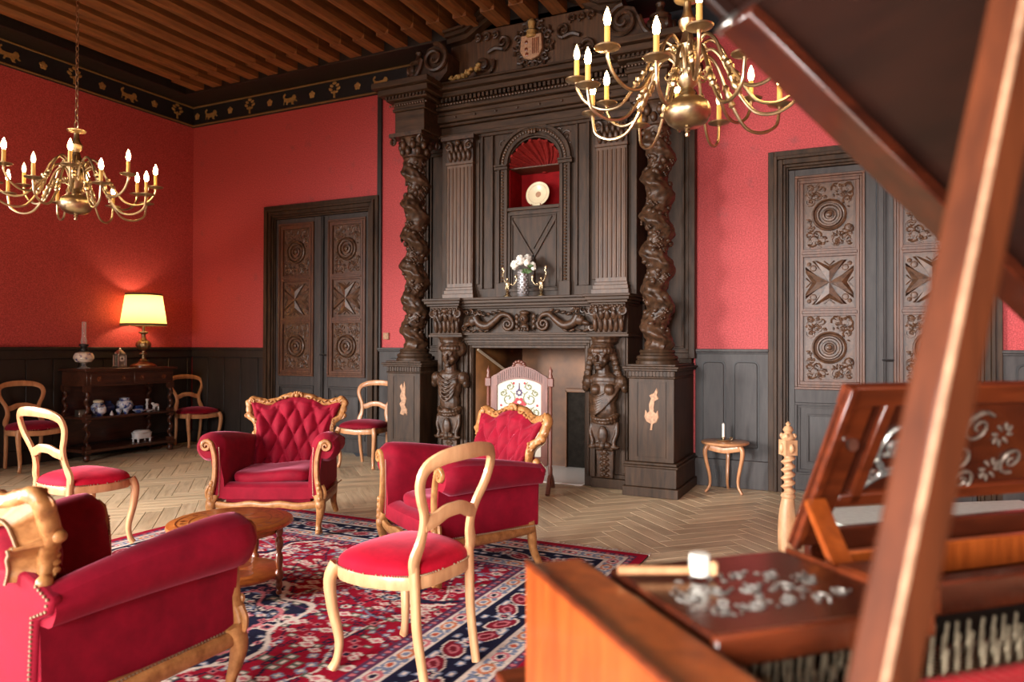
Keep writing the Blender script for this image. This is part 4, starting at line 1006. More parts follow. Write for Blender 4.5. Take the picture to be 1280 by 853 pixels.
    # down the outer sides of the back, then round its foot
    for s in (-1, 1):
        for (x0, z0), (x1, z1) in zip([(.32, .60), (.37, .57), (.362, .535), (.303, .51)], [(.37, .57), (.362, .535), (.303, .51), (.289, .23)]):
            k = max(1, int(math.hypot(x1-x0, z1-z0)/.013))
            for i in range(k): m.ell((s*(x0+(x1-x0)*i/k), .328, z0+(z1-z0)*i/k), (.0055, .0045, .0055), 5, 3)
    P(m, 'nail_trim', 'nail', kind='stuff')
    ob = [(-.30, .22), (.30, .22), (.315, .5), (.375, .525), (.385, .57), (.33, .60), (.25, .63), (-.25, .63), (-.33, .60), (-.385, .57), (-.375, .525), (-.315, .5)]
    m = MB(); m.prism(ob, .285, .325); P(m, 'outer_back', 'velvet', bevel=.012, seg=2)
    # arms: rolled, upholstered
    for s in (-1, 1):
        R0 = .1; cx0, cz0 = .4, .585
        sec = [(.285, .24), (.288, .36), (.29, .5)]+[(cx0+R0*math.cos(a), cz0+R0*math.sin(a)) for a in [PI*1.08-i*PI*1.52/16 for i in range(17)]]+[(.368, .49), (.36, .36), (.36, .24)]
        def arm(u, v):
            i = u*len(sec); j = int(i) % len(sec); x, z = sec[j]
            pf = math.sqrt(max(0, 1-(1-v/.1)**2)) if v < .1 else 1
            up_ = min(1, max(0, (z-.42)/.1))              # 1 on the roll, 0 on the panel
            rc = V((cx0, 0, cz0)); k = (.62+.38*pf)*(1-.42*max(0, v-.15)/.85)*up_+(1-up_)
            x, z = rc.x+(x-rc.x)*k, rc.z+(z-rc.z)*k
            y = -.375+.685*v
            x += -.075*v*up_-.04*v*(1-up_); z -= .05*v*v*up_
            return (s*x, y, z)
        m = MB(); m.grid(arm, len(sec), 16, cu=True)
        k = len(sec); m.f.append(tuple(range(k))); m.f.append(tuple(range(16*k, 17*k)))
        P(m, 'armrest', 'velvet', angle=60)
        # carved scroll on the arm front running into the leg
        m = MB(); sp = spiral((s*.405, -.38, .597), .036, 1.35, PI*.55 if s > 0 else PI*.45, -s, 18)
        pts = cr([(s*.368, -.38, .2), (s*.372, -.388, .27), (s*.352, -.382, .35), (s*.345, -.38, .45), (s*.352, -.378, .54), (s*.375, -.378, .617)], 5)+[V(p) for p in sp]
        n = len(pts); m.sweep(pts, RSEC, [(.032+.018*max(0, 1-i/9), .04) for i in range(26)]+[(.028-.0008*i, .03) for i in range(n-26)], up=(0, 1, 0))
        m.tube(cr([(s*.385, -.375, .33), (s*.402, -.38, .29), (s*.4, -.38, .25), (s*.378, -.38, .23)], 4), .012, 6)
        for i in range(4): m.ell((s*(.372-.003*i), -.402, .24+.035*i), (.014, .012, .02), 7, 5)
        P(m, 'arm_scroll', 'gilt', angle=50)
        m = MB()
        for i in range(32): m.ell((s*(.322-.006*math.sin(i*.1)), -.377, .26+.0105*i), (.005, .005, .005), 5, 3)
        for i in range(46): m.ell((s*.362, -.33+.0135*i, .247), (.005, .005, .005), 5, 3)
        P(m, 'nail_trim', 'nail', kind='stuff')
        # legs
        m = MB(); pts = cr([(s*.36, -.36, .26), (s*.375, -.378, .19), (s*.368, -.372, .12), (s*.355, -.36, .05), (s*.365, -.375, .0)], 5)
        m.sweep(pts, RSEC, [(.075-.042*min(1, i/14)+.012*max(0, i-15)/5, .072-.04*min(1, i/14)+.012*max(0, i-15)/5) for i in range(len(pts))], up=(0, 1, 0))
        m.ell((s*.37, -.395, .2), (.03, .02, .035), 8, 6); m.ell((s*.38, -.39, .16), (.018, .016, .025), 8, 6); m.ell((s*.36, -.388, .015), (.022, .022, .014), 8, 5)
        P(m, 'leg', 'gilt', angle=50)
        m = MB(); pts = cr([(s*.30, .26, .26), (s*.305, .275, .18), (s*.3, .29, .09), (s*.31, .33, 0)], 5)
        m.sweep(pts, RSEC, [(.055-.02*i/15, .055-.02*i/15) for i in range(len(pts))], up=(0, 1, 0)); P(m, 'leg', 'gilt', angle=50)
        m = MB(); m.sweep(cr([(s*.36, -.34, .215), (s*.358, .0, .218), (s*.31, .27, .222)], 5), RSEC, [(.05, .055)]*11, up=(0, 0, 1)); P(m, 'side_rail', 'gilt', angle=50)
    m = MB(); m.sweep(cr([(-.345, -.372, .2), (-.22, -.39, .19), (-.1, -.395, .205), (0, -.398, .195), (.1, -.395, .205), (.22, -.39, .19), (.345, -.372, .2)], 4), RSEC, [(.035, .045)]*25, up=(0, 0, 1)); P(m, 'front_rail', 'gilt', angle=50)
    m = MB(); m.sweep([(-.3, .28, .215), (.3, .28, .215)], RSEC, [(.05, .055)]*2, up=(0, 0, 1)); P(m, 'back_rail', 'gilt')
    # seat
    def base(u, v):
        return ((2*u-1)*.3, -.375-.012*math.sin(PI*u)+(.0 if v < .7 else (v-.7)/.3*.08), .235+min(v, .7)/.7*.085+(0 if v < .7 else .02*math.sin((v-.7)/.3*PI/2)))
    m = MB(); m.grid(base, 16, 12); m.box(-.29, .29, -.33, .24, .2, .325); P(m, 'seat_base', 'velvet', angle=50)
    def cush(u, v):
        a = 2*PI*u; th = -PI/2+PI*v; e = lambda c, p: math.copysign(abs(c)**p, c)
        x = .272*e(math.cos(a), .35)*e(math.cos(th), .4); y = .245*e(math.sin(a), .35)*e(math.cos(th), .4)
        z = .055*e(math.sin(th), .7); sag = .022*(1-(x/.28)**2)*(1-(y/.25)**2)
        return (x, y-.075, .37+z-sag*(1 if z > 0 else .3)+.012*math.sin(x*11))
    m = MB(); m.grid(cush, 48, 14, cu=True); P(m, 'seat_cushion', 'velvet', angle=80)
    return root
G = 'tufted crimson armchairs round the coffee table'
armchair('crimson tufted armchair facing the room, in front of the left door', (-3.83, 4.06, ZR), face(.44, -.9), G)
armchair('crimson armchair seen from its side, in front of the embroidered fire screen', (-2.15, 3.80, ZR), face(-.516, -.856), G)
armchair('nearest crimson armchair seen from behind, cut by the photo edge', (-2.42, 1.57, ZR), face(-.03, 1), G)

# ================================================================== BALLOON-BACK CHAIRS (front = local -Y)
def dining_chair(label, loc, rz, wd, vel, group):
    root = thing('dining_chair', label, 'chair', loc, rz, group)
    P = lambda m, n, mat=wd, **k: m.build(n, mat, root, **k)
    for s in (-1, 1):
        m = MB(); pts = cr([(s*.205, -.195, .42), (s*.222, -.215, .36), (s*.215, -.21, .25), (s*.196, -.19, .12), (s*.2, -.197, .04), (s*.212, -.212, 0)], 5)
        m.sweep(pts, RSEC, [(.052-.024*min(1, i/18)+.006*max(0, i-19)/6, .05-.022*min(1, i/18)+.006*max(0, i-19)/6) for i in range(len(pts))], up=(0, 1, 0)); P(m, 'leg', angle=50)
        m = MB(); pts = cr([(s*.17, .175, .46), (s*.17, .18, .38), (s*.166, .19, .2), (s*.158, .225, 0)], 5)
        m.sweep(pts, RSEC, [(.038-.008*i/15, .036-.006*i/15) for i in range(len(pts))], up=(0, 1, 0)); P(m, 'leg', angle=50)
    half = [(.17, .178, .44), (.175, .182, .48), (.155, .192, .54), (.15, .205, .6), (.165, .220, .66), (.2, .234, .725), (.217, .246, .785), (.202, .264, .838), (.15, .288, .868), (.075, .305, .880), (0, .310, .883)]
    pts = cr(half+[(-x, y, z) for x, y, z in half[-2::-1]], 5); n = len(pts); m = MB()
    m.sweep(pts, RSEC, [(.036+.022*math.exp(-((i/(n-1)-.5)/.16)**2)+.014*math.exp(-((min(i, n-1-i)-6)/5)**2), .027) for i in range(n)], up=(0, 1, 0)); P(m, 'back_frame', angle=50)
    m = MB(); pts = cr([(-.155, .212, .615), (-.1, .222, .628), (-.05, .230, .648), (0, .233, .652), (.05, .230, .648), (.1, .222, .628), (.155, .212, .615)], 5)
    m.sweep(pts, RSEC, [(.05+.006*abs(i/15-1), .022) for i in range(len(pts))], up=(0, 1, 0)); P(m, 'cross_rail', angle=50)
    def out(a):
        e = lambda c, p: math.copysign(abs(c)**p, c); x, y = e(math.cos(a), .48), e(math.sin(a), .48)
        return ((.238 if y < 0 else .238-.05*y)*x-.0*y, .2*y-.005-.015*max(0, -y)*(1-x*x))
    m = MB(); m.sweep([(*out(2*PI*i/40), .394-.012*(1-abs(out(2*PI*i/40)[0])/.232 if out(2*PI*i/40)[1] < -.15 else 0)) for i in range(40)], RSEC, [(.024, .052)]*40, up=(0, 0, 1), closed=True); P(m, 'seat_rail', angle=50)
    m = MB(); m.grid(lambda u, v: (out(2*PI*u)[0]*(1.04*math.sin(v*PI/2)), out(2*PI*u)[1]*(1.04*math.sin(v*PI/2)), .424+.075*math.cos(v*PI/2)**.75 if v < 1 else .418), 40, 10, cu=True)
    m.box(-.16, .16, -.16, .15, .39, .425); P(m, 'seat', vel, angle=80)
    m = MB()
    for i in range(110): x, y = out(2*PI*i/110); m.ell((x*1.055, y*1.055, .423), (.0045, .0045, .0045), 5, 3)
    P(m, 'nail_trim', 'nail', kind='stuff')
    return root
G = 'balloon-back chairs with red velvet seats'
dining_chair('pale beech balloon-back chair with bright red seat, nearest, on the rug', (-1.66, 2.47, ZR), face(-1, .13), 'beech', 'velvet_bright', G)
dining_chair('balloon-back chair with red seat beside the left column pedestal', (-4.87, 6.40, 0), face(.15, -.99), 'chair_wood', 'velvet', G)
dining_chair('balloon-back chair seen from behind, at the left end of the rug', (-4.49, 2.97, ZR), face(.02, 1), 'chair_wood', 'velvet_bright', G)
dining_chair('balloon-back chair standing right of the sideboard', (-7.84, 6.72, 0), face(.97, -.2), 'chair_wood', 'velvet', G)
dining_chair('balloon-back chair left of the sideboard, cut by the left photo edge', (-7.86, 4.66, 0), face(1, -.12), 'chair_wood', 'velvet', G)

# ================================================================== COFFEE TABLE
ct = thing('coffee_table', 'low round inlaid coffee table with shelf, between the armchairs', 'table', (-2.99, 2.79, ZR))
def P(m, n, mat, parent=None, **k): return m.build(n, mat, parent or ct, **k)
tt = P(MB().lathe([(.29, .345), (.305, .35), (.315, .36), (.312, .372), (.298, .378), (.001, .378)], 48), 'tabletop', 'table_wood', angle=50)
def ringm(r0, r1, z, n=48): return MB().grid(lambda u, v: ((r0+(r1-r0)*v)*math.cos(2*PI*u), (r0+(r1-r0)*v)*math.sin(2*PI*u), z), n, 1, cu=True)
m = ringm(.262, .27, .3788); m.add(ringm(.2, .206, .3788).v, ringm(.2, .206, .3788).f)
for k in range(8):
    a = k*PI/4; q = [(r*math.cos(b), r*math.sin(b), .3789) for r, b in ((.05, a), (.11, a+.25), (.19, a), (.11, a-.25))]; m.add(q, [(0, 3, 2, 1)])
    for s in (-1, 1): m.add([(r*math.cos(b), r*math.sin(b), .3789) for r, b in ((.215, a+s*.12), (.235, a+s*.2), (.252, a+s*.12), (.235, a+s*.04))], [(0, 1, 2, 3)] if s > 0 else [(3, 2, 1, 0)])
P(m, 'marquetry_inlay', 'inlay_dark', parent=tt)
sh = P(MB().lathe([(.25, .088), (.262, .094), (.262, .104), (.25, .11), (.001, .11)], 40), 'lower_shelf', 'table_wood', angle=50)
m = MB(); v_ = ringm(.0, .17, .1105, 6)
for k in range(3):
    a = k*2*PI/3-.2; m.add([(.03*math.cos(a)+.13*u*math.cos(a)-.06*w*math.sin(a), .03*math.sin(a)+.13*u*math.sin(a)+.06*w*math.cos(a), .1106) for u, w in [(.5+.5*math.cos(b), math.sin(b)) for b in [i*PI/8 for i in range(16)]]], [tuple(range(16))])
P(m, 'shelf_inlay', 'inlay_dark', parent=sh)
for k in range(4):
    a = .32+k*PI/2; c = (.268*math.cos(a), .268*math.sin(a), 0)
    P(MB().lathe([(.012, 0), (.016, .01), (.011, .025), (.018, .04), (.018, .06), (.013, .07), (.022, .085), (.022, .115), (.012, .13), (.017, .15), (.021, .18), (.017, .21), (.011, .22), (.019, .24), (.022, .265), (.018, .29), (.012, .3), (.02, .32), (.02, .35)], 12, c), 'leg', 'inlay_dark', angle=40)
m = MB(); m.lathe([(.25, .315), (.25, .35)], 40); P(m, 'apron', 'table_wood', angle=40)

# ================================================================== SMALL TABLE WITH A CANDLE
st = thing('side_table', 'small round pale wood table with curved legs against the grey wainscot', 'table', (-1.12, 6.72, 0))
def P(m, n, mat, parent=None, **k): return m.build(n, mat, parent or st, **k)
P(MB().lathe([(.185, .425), (.205, .43), (.212, .44), (.208, .45), (.195, .455), (.001, .455)], 36), 'tabletop', 'chair_wood', angle=40)
m = MB()
for k in range(3):
    a0 = -.5+k*2*PI/3; a1 = a0+2*PI/3; p, q = V((.15*math.cos(a0), .15*math.sin(a0), .4)), V((.15*math.cos(a1), .15*math.sin(a1), .4)); md_ = V(((p.x+q.x)*.62, (p.y+q.y)*.62, .4))
    m.sweep(cr([p, (p+md_)*.5+V((0, 0, -.012)), md_+V((0, 0, -.02)), (q+md_)*.5+V((0, 0, -.012)), q], 4), RSEC, [(.018, .05)]*17)
P(m, 'apron', 'chair_wood', angle=50)
for k in range(3):
    a = -.5+k*2*PI/3; c, s_ = math.cos(a), math.sin(a); f = lambda r, z: (r*c, r*s_, z)
    m = MB(); m.sweep(cr([f(.15, .43), f(.185, .38), f(.18, .3), f(.145, .15), f(.145, .06), f(.185, .0)], 5), RSEC, [(.04-.02*min(1, i/20), .042-.02*min(1, i/20)) for i in range(26)], up=(s_, -c, 0)); P(m, 'leg', 'chair_wood', angle=50)
cs = thing('candlestick', 'low brass chamberstick with a white candle on the small round table', 'candle', (-1.13, 6.69, .455))
MB().lathe([(.045, 0), (.06, .008), (.062, .014), (.03, .012), (.012, .02), (.012, .03), (.02, .034), (.02, .04), (.009, .04), (.001, .04)], 20).build('holder', 'brass', cs)
MB().lathe([(.012, .04), (.012, .155), (.004, .158), (.001, .165)], 12).build('candle', 'wax', cs)
MB().tube([(.055, 0, .012), (.075, 0, .02), (.08, 0, .035), (.065, 0, .04), (.055, 0, .025)], .005, 6).build('handle', 'brass', cs)

# ================================================================== EMBROIDERED FIRE SCREEN
M['linen'] = plain('cream_linen', (206, 200, 184), .9); M['thread_green'] = plain('sage_thread', (122, 128, 96), .9); M['thread_red'] = plain('rose_thread', (176, 70, 76), .9); M['thread_blue'] = plain('plum_thread', (96, 84, 110), .9)
fs = thing('fire_screen', 'tall carved fire screen with cream embroidered panel before the hearth', 'screen', (-2.80, 5.93, 0), .28)
def P(m, n, mat, parent=None, **k): return m.build(n, mat, parent or fs, **k)
for s in (-1, 1):
    P(MB().lathe([(.02, .12), (.02, .2), (.014, .22), (.017, .6), (.014, .95), (.022, .97), (.022, .99), (.016, 1.0), (.02, 1.03), (.012, 1.05), (.018, 1.075), (.006, 1.1), (.001, 1.115)], 12, (s*.285, 0, 0)), 'post', 'screen_wood', angle=40)
    m = MB(); m.box(s*.285-.028, s*.285+.028, -.028, .028, .93, 1.01); P(m, 'post_block', 'screen_wood', bevel=.006)
    m = MB(); m.sweep(cr([(s*.285, -.2, 0), (s*.285, -.12, .07), (s*.285, 0, .13), (s*.285, .12, .07), (s*.285, .2, 0)], 5), RSEC, [(.035, .04)]*21, up=(1, 0, 0)); P(m, 'foot', 'screen_wood')
    m = MB(); a, b = sorted((s*.2, s*.262)); m.box(a, b, -.016, .016, .25, .96); P(m, 'stile', 'screen_wood', bevel=.004)
top = lambda x: 1.045+.075*max(0, math.cos(x/.2*PI/2))**.8 if abs(x) < .2 else 1.0+.045*(max(0, .262-abs(x))/.062)**.5
xs = [-.262+.524*i/40 for i in range(41)]
inner = lambda x: .935+.07*max(0, math.cos(min(1, abs(x)/.21)*PI/2))**.6
m = MB(); m.prism([(x, top(x)) for x in xs]+[(x, inner(x)-.004 if abs(x) < .21 else .93) for x in xs[::-1]], -.018, .018); P(m, 'crest_rail', 'screen_wood')
m = MB()
for i in range(21): x = -.2+.02*i; m.box(x-.005, x+.005, -.026, -.018, inner(x)+.01, top(x)-.012)
P(m, 'reeding', 'screen_wood', kind='stuff')
m = MB()
for i in range(7): a = PI*i/6; m.ell((.05*math.cos(a), -.005, 1.118+.04*math.sin(a)), (.018, .02, .016), 8, 5)
m.ell((0, 0, 1.125), (.045, .02, .03), 10, 6); P(m, 'crest_carving', 'screen_wood')
m = MB(); m.prism([(-.2, .3), (.2, .3)]+[(x, inner(x)) for x in [.205-.41*i/24 for i in range(25)]], -.006, .006); emb = P(m, 'embroidered_panel', 'linen')
m = MB(); m.box(-.262, .262, -.018, .018, .22, .3); P(m, 'bottom_rail', 'screen_wood', bevel=.004)
mg, mr, mb_ = MB(), MB(), MB(); y = -.008
for s in (-1, 1):
    for (x, z, r, tn) in ((.1, .82, .07, 1.3), (.15, .7, .05, 1.4), (.06, .62, .06, 1.2), (.09, .93, .04, 1.2), (.15, .87, .035, 1.2), (.12, .52, .06, 1.3), (.05, .44, .05, 1.2)):
        pts = spiral((s*x, y, z), r, tn, PI*.6 if s > 0 else PI*.4, s, 16); mg.tube(pts, .0042, 4)
        for i in range(1, 14, 2): p = pts[i]; mg.ell((p[0]+.008*s*(-1)**i, y, p[2]+.006), (.009, .002, .004), 5, 3, (0, i*.8, 0))
    for (x, z) in ((.165, .76), (.05, .96), (.17, .62), (.1, .7), (.035, .55)): mr.ell((s*x, y, z), (.011, .003, .011), 6, 4)
for i in range(6): a = i*PI/3; mr.ell((.036*math.cos(a), y, .79+.028*math.sin(a)), (.02, .003, .016), 7, 4)
mr.ell((-.05, y, .775), (.02, .003, .02), 7, 4).ell((.05, y, .775), (.02, .003, .02), 7, 4)
for i in range(7): a = i*PI*2/7; mb_.ell((.022*math.cos(a), y, .875+.024*math.sin(a)), (.011, .003, .011), 6, 4)
for i in range(5): mb_.ell((.0, y-.001, .91+.012*i), (.008-.001*i, .003, .007), 6, 4)
P(mg, 'stitched_scrolls', 'thread_green', parent=emb, kind='stuff'); P(mr, 'stitched_roses', 'thread_red', parent=emb, kind='stuff'); P(mb_, 'stitched_plums', 'thread_blue', parent=emb, kind='stuff')

# ================================================================== SIDEBOARD against the left wall (faces +X)
sb = thing('sideboard', 'dark oak sideboard with barley-twist legs and two open shelves', 'sideboard', (-7.99, 5.75, 0), 0)
def P(m, n, mat='sideboard', parent=None, **k): return m.build(n, mat, parent or sb, **k)
hx, hy = .24, .60
P(MB().box(-hx, hx+.02, -hy, hy, 1.01, 1.04), 'worktop', bevel=.006)
m = MB(); m.box(-hx+.02, hx-.02, -hy+.04, hy-.04, .84, 1.01); P(m, 'apron', bevel=.004)
for s in (-1, 1):
    m = MB(); a, b = sorted((s*.02, s*(hy-.08))); m.box(hx-.022, hx-.008, a, b, .865, .985); dr = P(m, 'drawer', bevel=.004)
    m = MB(); c = (a+b)/2
    for dy in (-.15, .15):
        for k in range(6): t_ = k*PI/3; m.ell((hx-.004, c+dy+.022*math.cos(t_), .925+.022*math.sin(t_)), (.006, .012, .009), 6, 4)
        m.lathe([(.012, hx-.008), (.012, hx+.012), (.004, hx+.02)], 8, (0, c+dy, .925), axis='x')
    P(m, 'drawer_pull', 'inlay_dark', parent=dr)
P(MB().box(-hx+.01, hx-.005, -hy+.03, hy-.03, .47, .495), 'shelf', bevel=.004)
P(MB().box(-hx+.01, hx, -hy+.02, hy-.02, .10, .135), 'bottom_shelf', bevel=.004)
P(MB().box(-hx, -hx+.015, -hy+.05, hy-.05, .1, 1.0), 'back_board')
for sx in (-1, 1):
    for sy in (-1, 1):
        cx_, cy_ = sx*(hx-.045), sy*(hy-.06); m = MB()
        for z0, z1 in ((.44, .53), (.78, .85), (.08, .17)): m.box(cx_-.032, cx_+.032, cy_-.032, cy_+.032, z0, z1)
        m.lathe([(.02, 0), (.036, .02), (.036, .05), (.02, .08)], 12, (cx_, cy_, 0))
        for z0, z1 in ((.17, .44), (.53, .78)):
            m.grid(lambda u, v: (cx_+.024*math.cos(2*PI*u)+.012*math.cos(20*(z0+(z1-z0)*v)*2.2), cy_+.024*math.sin(2*PI*u)+.012*math.sin(20*(z0+(z1-z0)*v)*2.2), z0+(z1-z0)*v), 10, 36, cu=True)
        P(m, 'leg', angle=50)
# ================================================================== THINGS ON THE SIDEBOARD
M['blue_white'] = (lambda t: (t.l(t.ramp(t.noise(t.coords(), 22, 4, .65), [(.40, lin((232, 234, 238))), (.5, lin((196, 206, 222))), (.58, lin((44, 66, 140)))]), t.b.inputs['Base Color']), t.set(Roughness=.15), t.m)[2])(NT('blue_white_porcelain'))
M['blue_ware'] = plain('cobalt_glaze', (56, 78, 140), .2, var=.3, nscale=30)
M['flower_ware'] = (lambda t: (t.l(t.ramp(t.noise(t.coords(), 16, 3, .6), [(.45, lin((236, 226, 212))), (.55, lin((214, 190, 170))), (.62, lin((92, 100, 150)))]), t.b.inputs['Base Color']), t.set(Roughness=.2), t.m)[2])(NT('flowered_porcelain'))
gl = NT('clear_glass'); gl.set(Roughness=.05); gl.b.inputs['Base Color'].default_value = (.85, .86, .86, 1); tp = gl.n('ShaderNodeBsdfTransparent'); mg_ = gl.n('ShaderNodeMixShader'); lw = gl.n('ShaderNodeLayerWeight'); lw.inputs[0].default_value = .35
gl.l(gl.ramp(lw.outputs['Facing'], [(0, (.08,)*3+(1,)), (1, (.7,)*3+(1,))]), mg_.inputs[0]); gl.l(tp.outputs[0], mg_.inputs[1]); gl.l(gl.b.outputs[0], mg_.inputs[2]); gl.l(mg_.outputs[0], gl.out.inputs[0]); M['glass'] = gl.m
M['silver'] = plain('old_silver', (206, 200, 188), .28, 1.0, .2, 30)
SBX, TOPZ, SHZ, BOZ = -7.99, 1.0412, .4958, .1358
ol = thing('oil_lamp', 'oil lamp with flowered porcelain font and tall glass chimney on the sideboard', 'lamp', (-7.99, 5.30, TOPZ))
MB().lathe([(.065, 0), (.065, .008), (.03, .015), (.02, .03), (.022, .05), (.04, .062)], 20).build('foot', 'glass', ol)
MB().lathe([(.03, .06), (.08, .075), (.105, .11), (.105, .14), (.085, .175), (.04, .19)], 24).build('font', 'flower_ware', ol)
MB().lathe([(.04, .19), (.045, .2), (.045, .225), (.03, .23), (.035, .25), (.05, .255), (.05, .275), (.025, .28)], 16).build('burner', 'black', ol)
MB().lathe([(.026, .275), (.036, .3), (.03, .33), (.024, .35), (.023, .53)], 16).grid(lambda u, v: (.021*math.cos(-2*PI*u), .021*math.sin(-2*PI*u), .28+.249*v), 16, 1, cu=True).build('chimney', 'glass', ol)
ck = thing('clock', 'small silver lantern clock with white dial between the two lamps', 'clock', (-7.97, 5.73, TOPZ))
m = MB(); m.box(-.05, .05, -.06, .06, 0, .022).box(-.04, .04, -.05, .05, .15, .165).box(-.032, .032, -.042, .042, .022, .15); m.build('case', 'silver', ck, bevel=.003)
for sx in (-1, 1):
    for sy in (-1, 1): MB().lathe([(.009, .02), (.007, .04), (.009, .085), (.007, .13), (.009, .15)], 8, (sx*.042, sy*.05, 0)).build('pillar', 'silver', ck)
m = MB().lathe([(.055, .165), (.045, .18), (.035, .2), (.012, .21), (.012, .225), (.001, .235)], 14)
for k in range(8): m.ell((.05*math.cos(k*PI/4), .05*math.sin(k*PI/4), .172), (.008, .008, .012), 5, 4)
m.build('dome', 'silver', ck)
MB().lathe([(.034, .033), (.034, .04), (.001, .041)], 20, (0, 0, .105), axis='x').build('dial', 'wax', ck)
m = MB(); m.box(.041, .043, -.002, .002, .105, .13).box(.041, .043, -.016, .002, .103, .107).lathe([(.012, .04), (.012, .042)], 12, (0, 0, .105), axis='x'); m.build('hands', 'black', ck)
tl_ = thing('table_lamp', 'lit table lamp with yellow drum shade on a ribbed brass stem', 'lamp', (-7.99, 6.06, TOPZ))
MB().lathe([(.15, 0), (.15, .018), (.12, .04), (.07, .055), (.05, .07)], 28).build('foot', 'inlay_dark', tl_)
MB().lathe([(.045, .07), (.05, .08), (.025, .1), (.02, .14), (.045, .155), (.045, .165), (.022, .18), (.02, .2)], 18).build('stem', 'brass_dull', tl_)
MB().lathe([(.03, .2), (.065, .225), (.085, .265), (.08, .3), (.045, .33)], 40, flute=lambda a: 1+.06*math.cos(12*a)).build('ribbed_bulb', 'brass_dull', tl_, angle=60)
MB().lathe([(.04, .33), (.025, .36), (.025, .4), (.055, .42), (.055, .43), (.02, .44), (.016, .55)], 18).build('neck', 'brass_dull', tl_)
sh_ = NT('lamp_shade_fabric')
tr = sh_.n('ShaderNodeBsdfTranslucent'); tr.inputs[0].default_value = lin((255, 226, 160)); mxs = sh_.n('ShaderNodeMixShader'); mxs.inputs[0].default_value = .75
sh_.b.inputs['Base Color'].default_value = lin((240, 220, 170)); sh_.set(Roughness=.8); sh_.l(sh_.b.outputs[0], mxs.inputs[1]); sh_.l(tr.outputs[0], mxs.inputs[2]); sh_.l(mxs.outputs[0], sh_.out.inputs[0]); M['shade'] = sh_.m; M['shade_band'] = plain('olive_braid', (104, 88, 58), .8)
m = MB(); m.grid(lambda u, v: ((.262-.055*v)*math.cos(2*PI*u), (.262-.055*v)*math.sin(2*PI*u), .52+.375*v), 40, 4, cu=True); shd = m.build('lamp_shade', 'shade', tl_)
m = MB()
for z, r in ((.52, .2635), (.89, .209)): m.grid(lambda u, v: ((r)*math.cos(2*PI*u), (r)*math.sin(2*PI*u), z-.013+.026*v), 40, 1, cu=True)
m.build('shade_trim', 'shade_band', shd, solid=.003)
MB().ell((0, 0, .64), (.03, .03, .045), 12, 8).build('lamp_bulb', 'bulb', tl_)
L_ = bpy.data.lights.new('table_lamp_light', 'POINT'); L_.energy = 26; L_.color = (1, .68, .34); L_.shadow_soft_size = .045
lo = bpy.data.objects.new('table_lamp_light', L_); COL.objects.link(lo); lo.parent = tl_; lo.location = (.0, 0, .71)

def jar(name, label, cat, y, x, z, prof, mat, n=20, lid=None, group=None):
    t = thing(name, label, cat, (x, y, z), 0, group); MB().lathe(prof, n).build('body', mat, t)
    if lid: MB().lathe(lid[0], n).build('lid', lid[1], t)
    return t
G = 'ceramics on the sideboard shelf'
t = thing('glass_box', 'small grey glass box at the left end of the middle shelf', 'box', (-7.96, 5.25, SHZ), 0, G)
MB().box(-.04, .04, -.045, .045, 0, .065).build('body', 'silver', t, bevel=.004); MB().box(-.042, .042, -.047, .047, .066, .078).build('lid', 'silver', t, bevel=.004)
jar('porcelain_bowl', 'blue and white bowl nearest the left front leg', 'bowl', 5.415, -7.87, SHZ, [(.03, 0), (.035, .01), (.065, .04), (.07, .075), (.066, .1), (.06, .1), (.05, .05), (.001, .03)], 'blue_white', group=G)
jar('ginger_jar', 'blue ginger jar with pale cream lid behind the bowl', 'jar', 5.50, -8.02, SHZ, [(.04, 0), (.05, .01), (.075, .06), (.075, .1), (.05, .135), (.04, .14)], 'blue_white', lid=([(.05, .14), (.055, .145), (.055, .165), (.03, .175), (.001, .178)], 'cream'), group=G)
t = thing('ceramic_figurine', 'tiny white triangular figurine in front of the ginger jar', 'figurine', (-7.86, 5.555, SHZ), 0, G); MB().lathe([(.022, 0), (.022, .008), (.012, .03), (.006, .045), (.001, .052)], 10).build('body', 'porcelain', t)
jar('blue_vase', 'round blue vase behind the small cups', 'vase', 5.645, -8.05, SHZ, [(.035, 0), (.045, .01), (.07, .05), (.068, .09), (.04, .125), (.03, .14), (.035, .15), (.028, .15), (.02, .12)], 'blue_ware', group=G)
for dy, dx, lab in ((5.665, .1, 'small blue and white cup left of the big jar'), (5.735, .13, 'small blue and white cup in front of the big jar')):
    t = jar('teacup', lab, 'cup', dy, SBX+dx, SHZ, [(.016, 0), (.018, .006), (.03, .03), (.033, .06), (.03, .06), (.024, .02), (.001, .012)], 'blue_white', group=G)
    MB().tube([(0, .03, .05), (0, .05, .045), (0, .048, .02), (0, .028, .02)], .004, 5).build('handle', 'blue_white', t)
jar('porcelain_jar', 'largest white jar with blue decoration on the middle shelf', 'jar', 5.825, -8.01, SHZ, [(.05, 0), (.055, .01), (.09, .06), (.095, .1), (.08, .14), (.055, .155), (.055, .17), (.062, .175), (.05, .178), (.045, .16)], 'blue_white', 24, group=G)
jar('porcelain_dish', 'shallow white dish in front of the big jar', 'dish', 5.90, -7.85, SHZ, [(.03, 0), (.035, .006), (.075, .03), (.08, .04), (.075, .04), (.03, .014), (.001, .012)], 'blue_white', group=G)
t = thing('blue_box', 'dark blue lidded box right of the big jar', 'box', (-7.99, 5.985, SHZ), 0, G); MB().box(-.04, .04, -.05, .05, 0, .055).build('body', 'blue_ware', t, bevel=.006); MB().box(-.043, .043, -.053, .053, .056, .075).build('lid', 'blue_ware', t, bevel=.006)
jar('saucer', 'small white saucer in front of the blue box', 'dish', 6.03, -7.86, SHZ, [(.025, 0), (.028, .005), (.06, .018), (.064, .024), (.058, .022), (.001, .008)], 'porcelain', group=G)
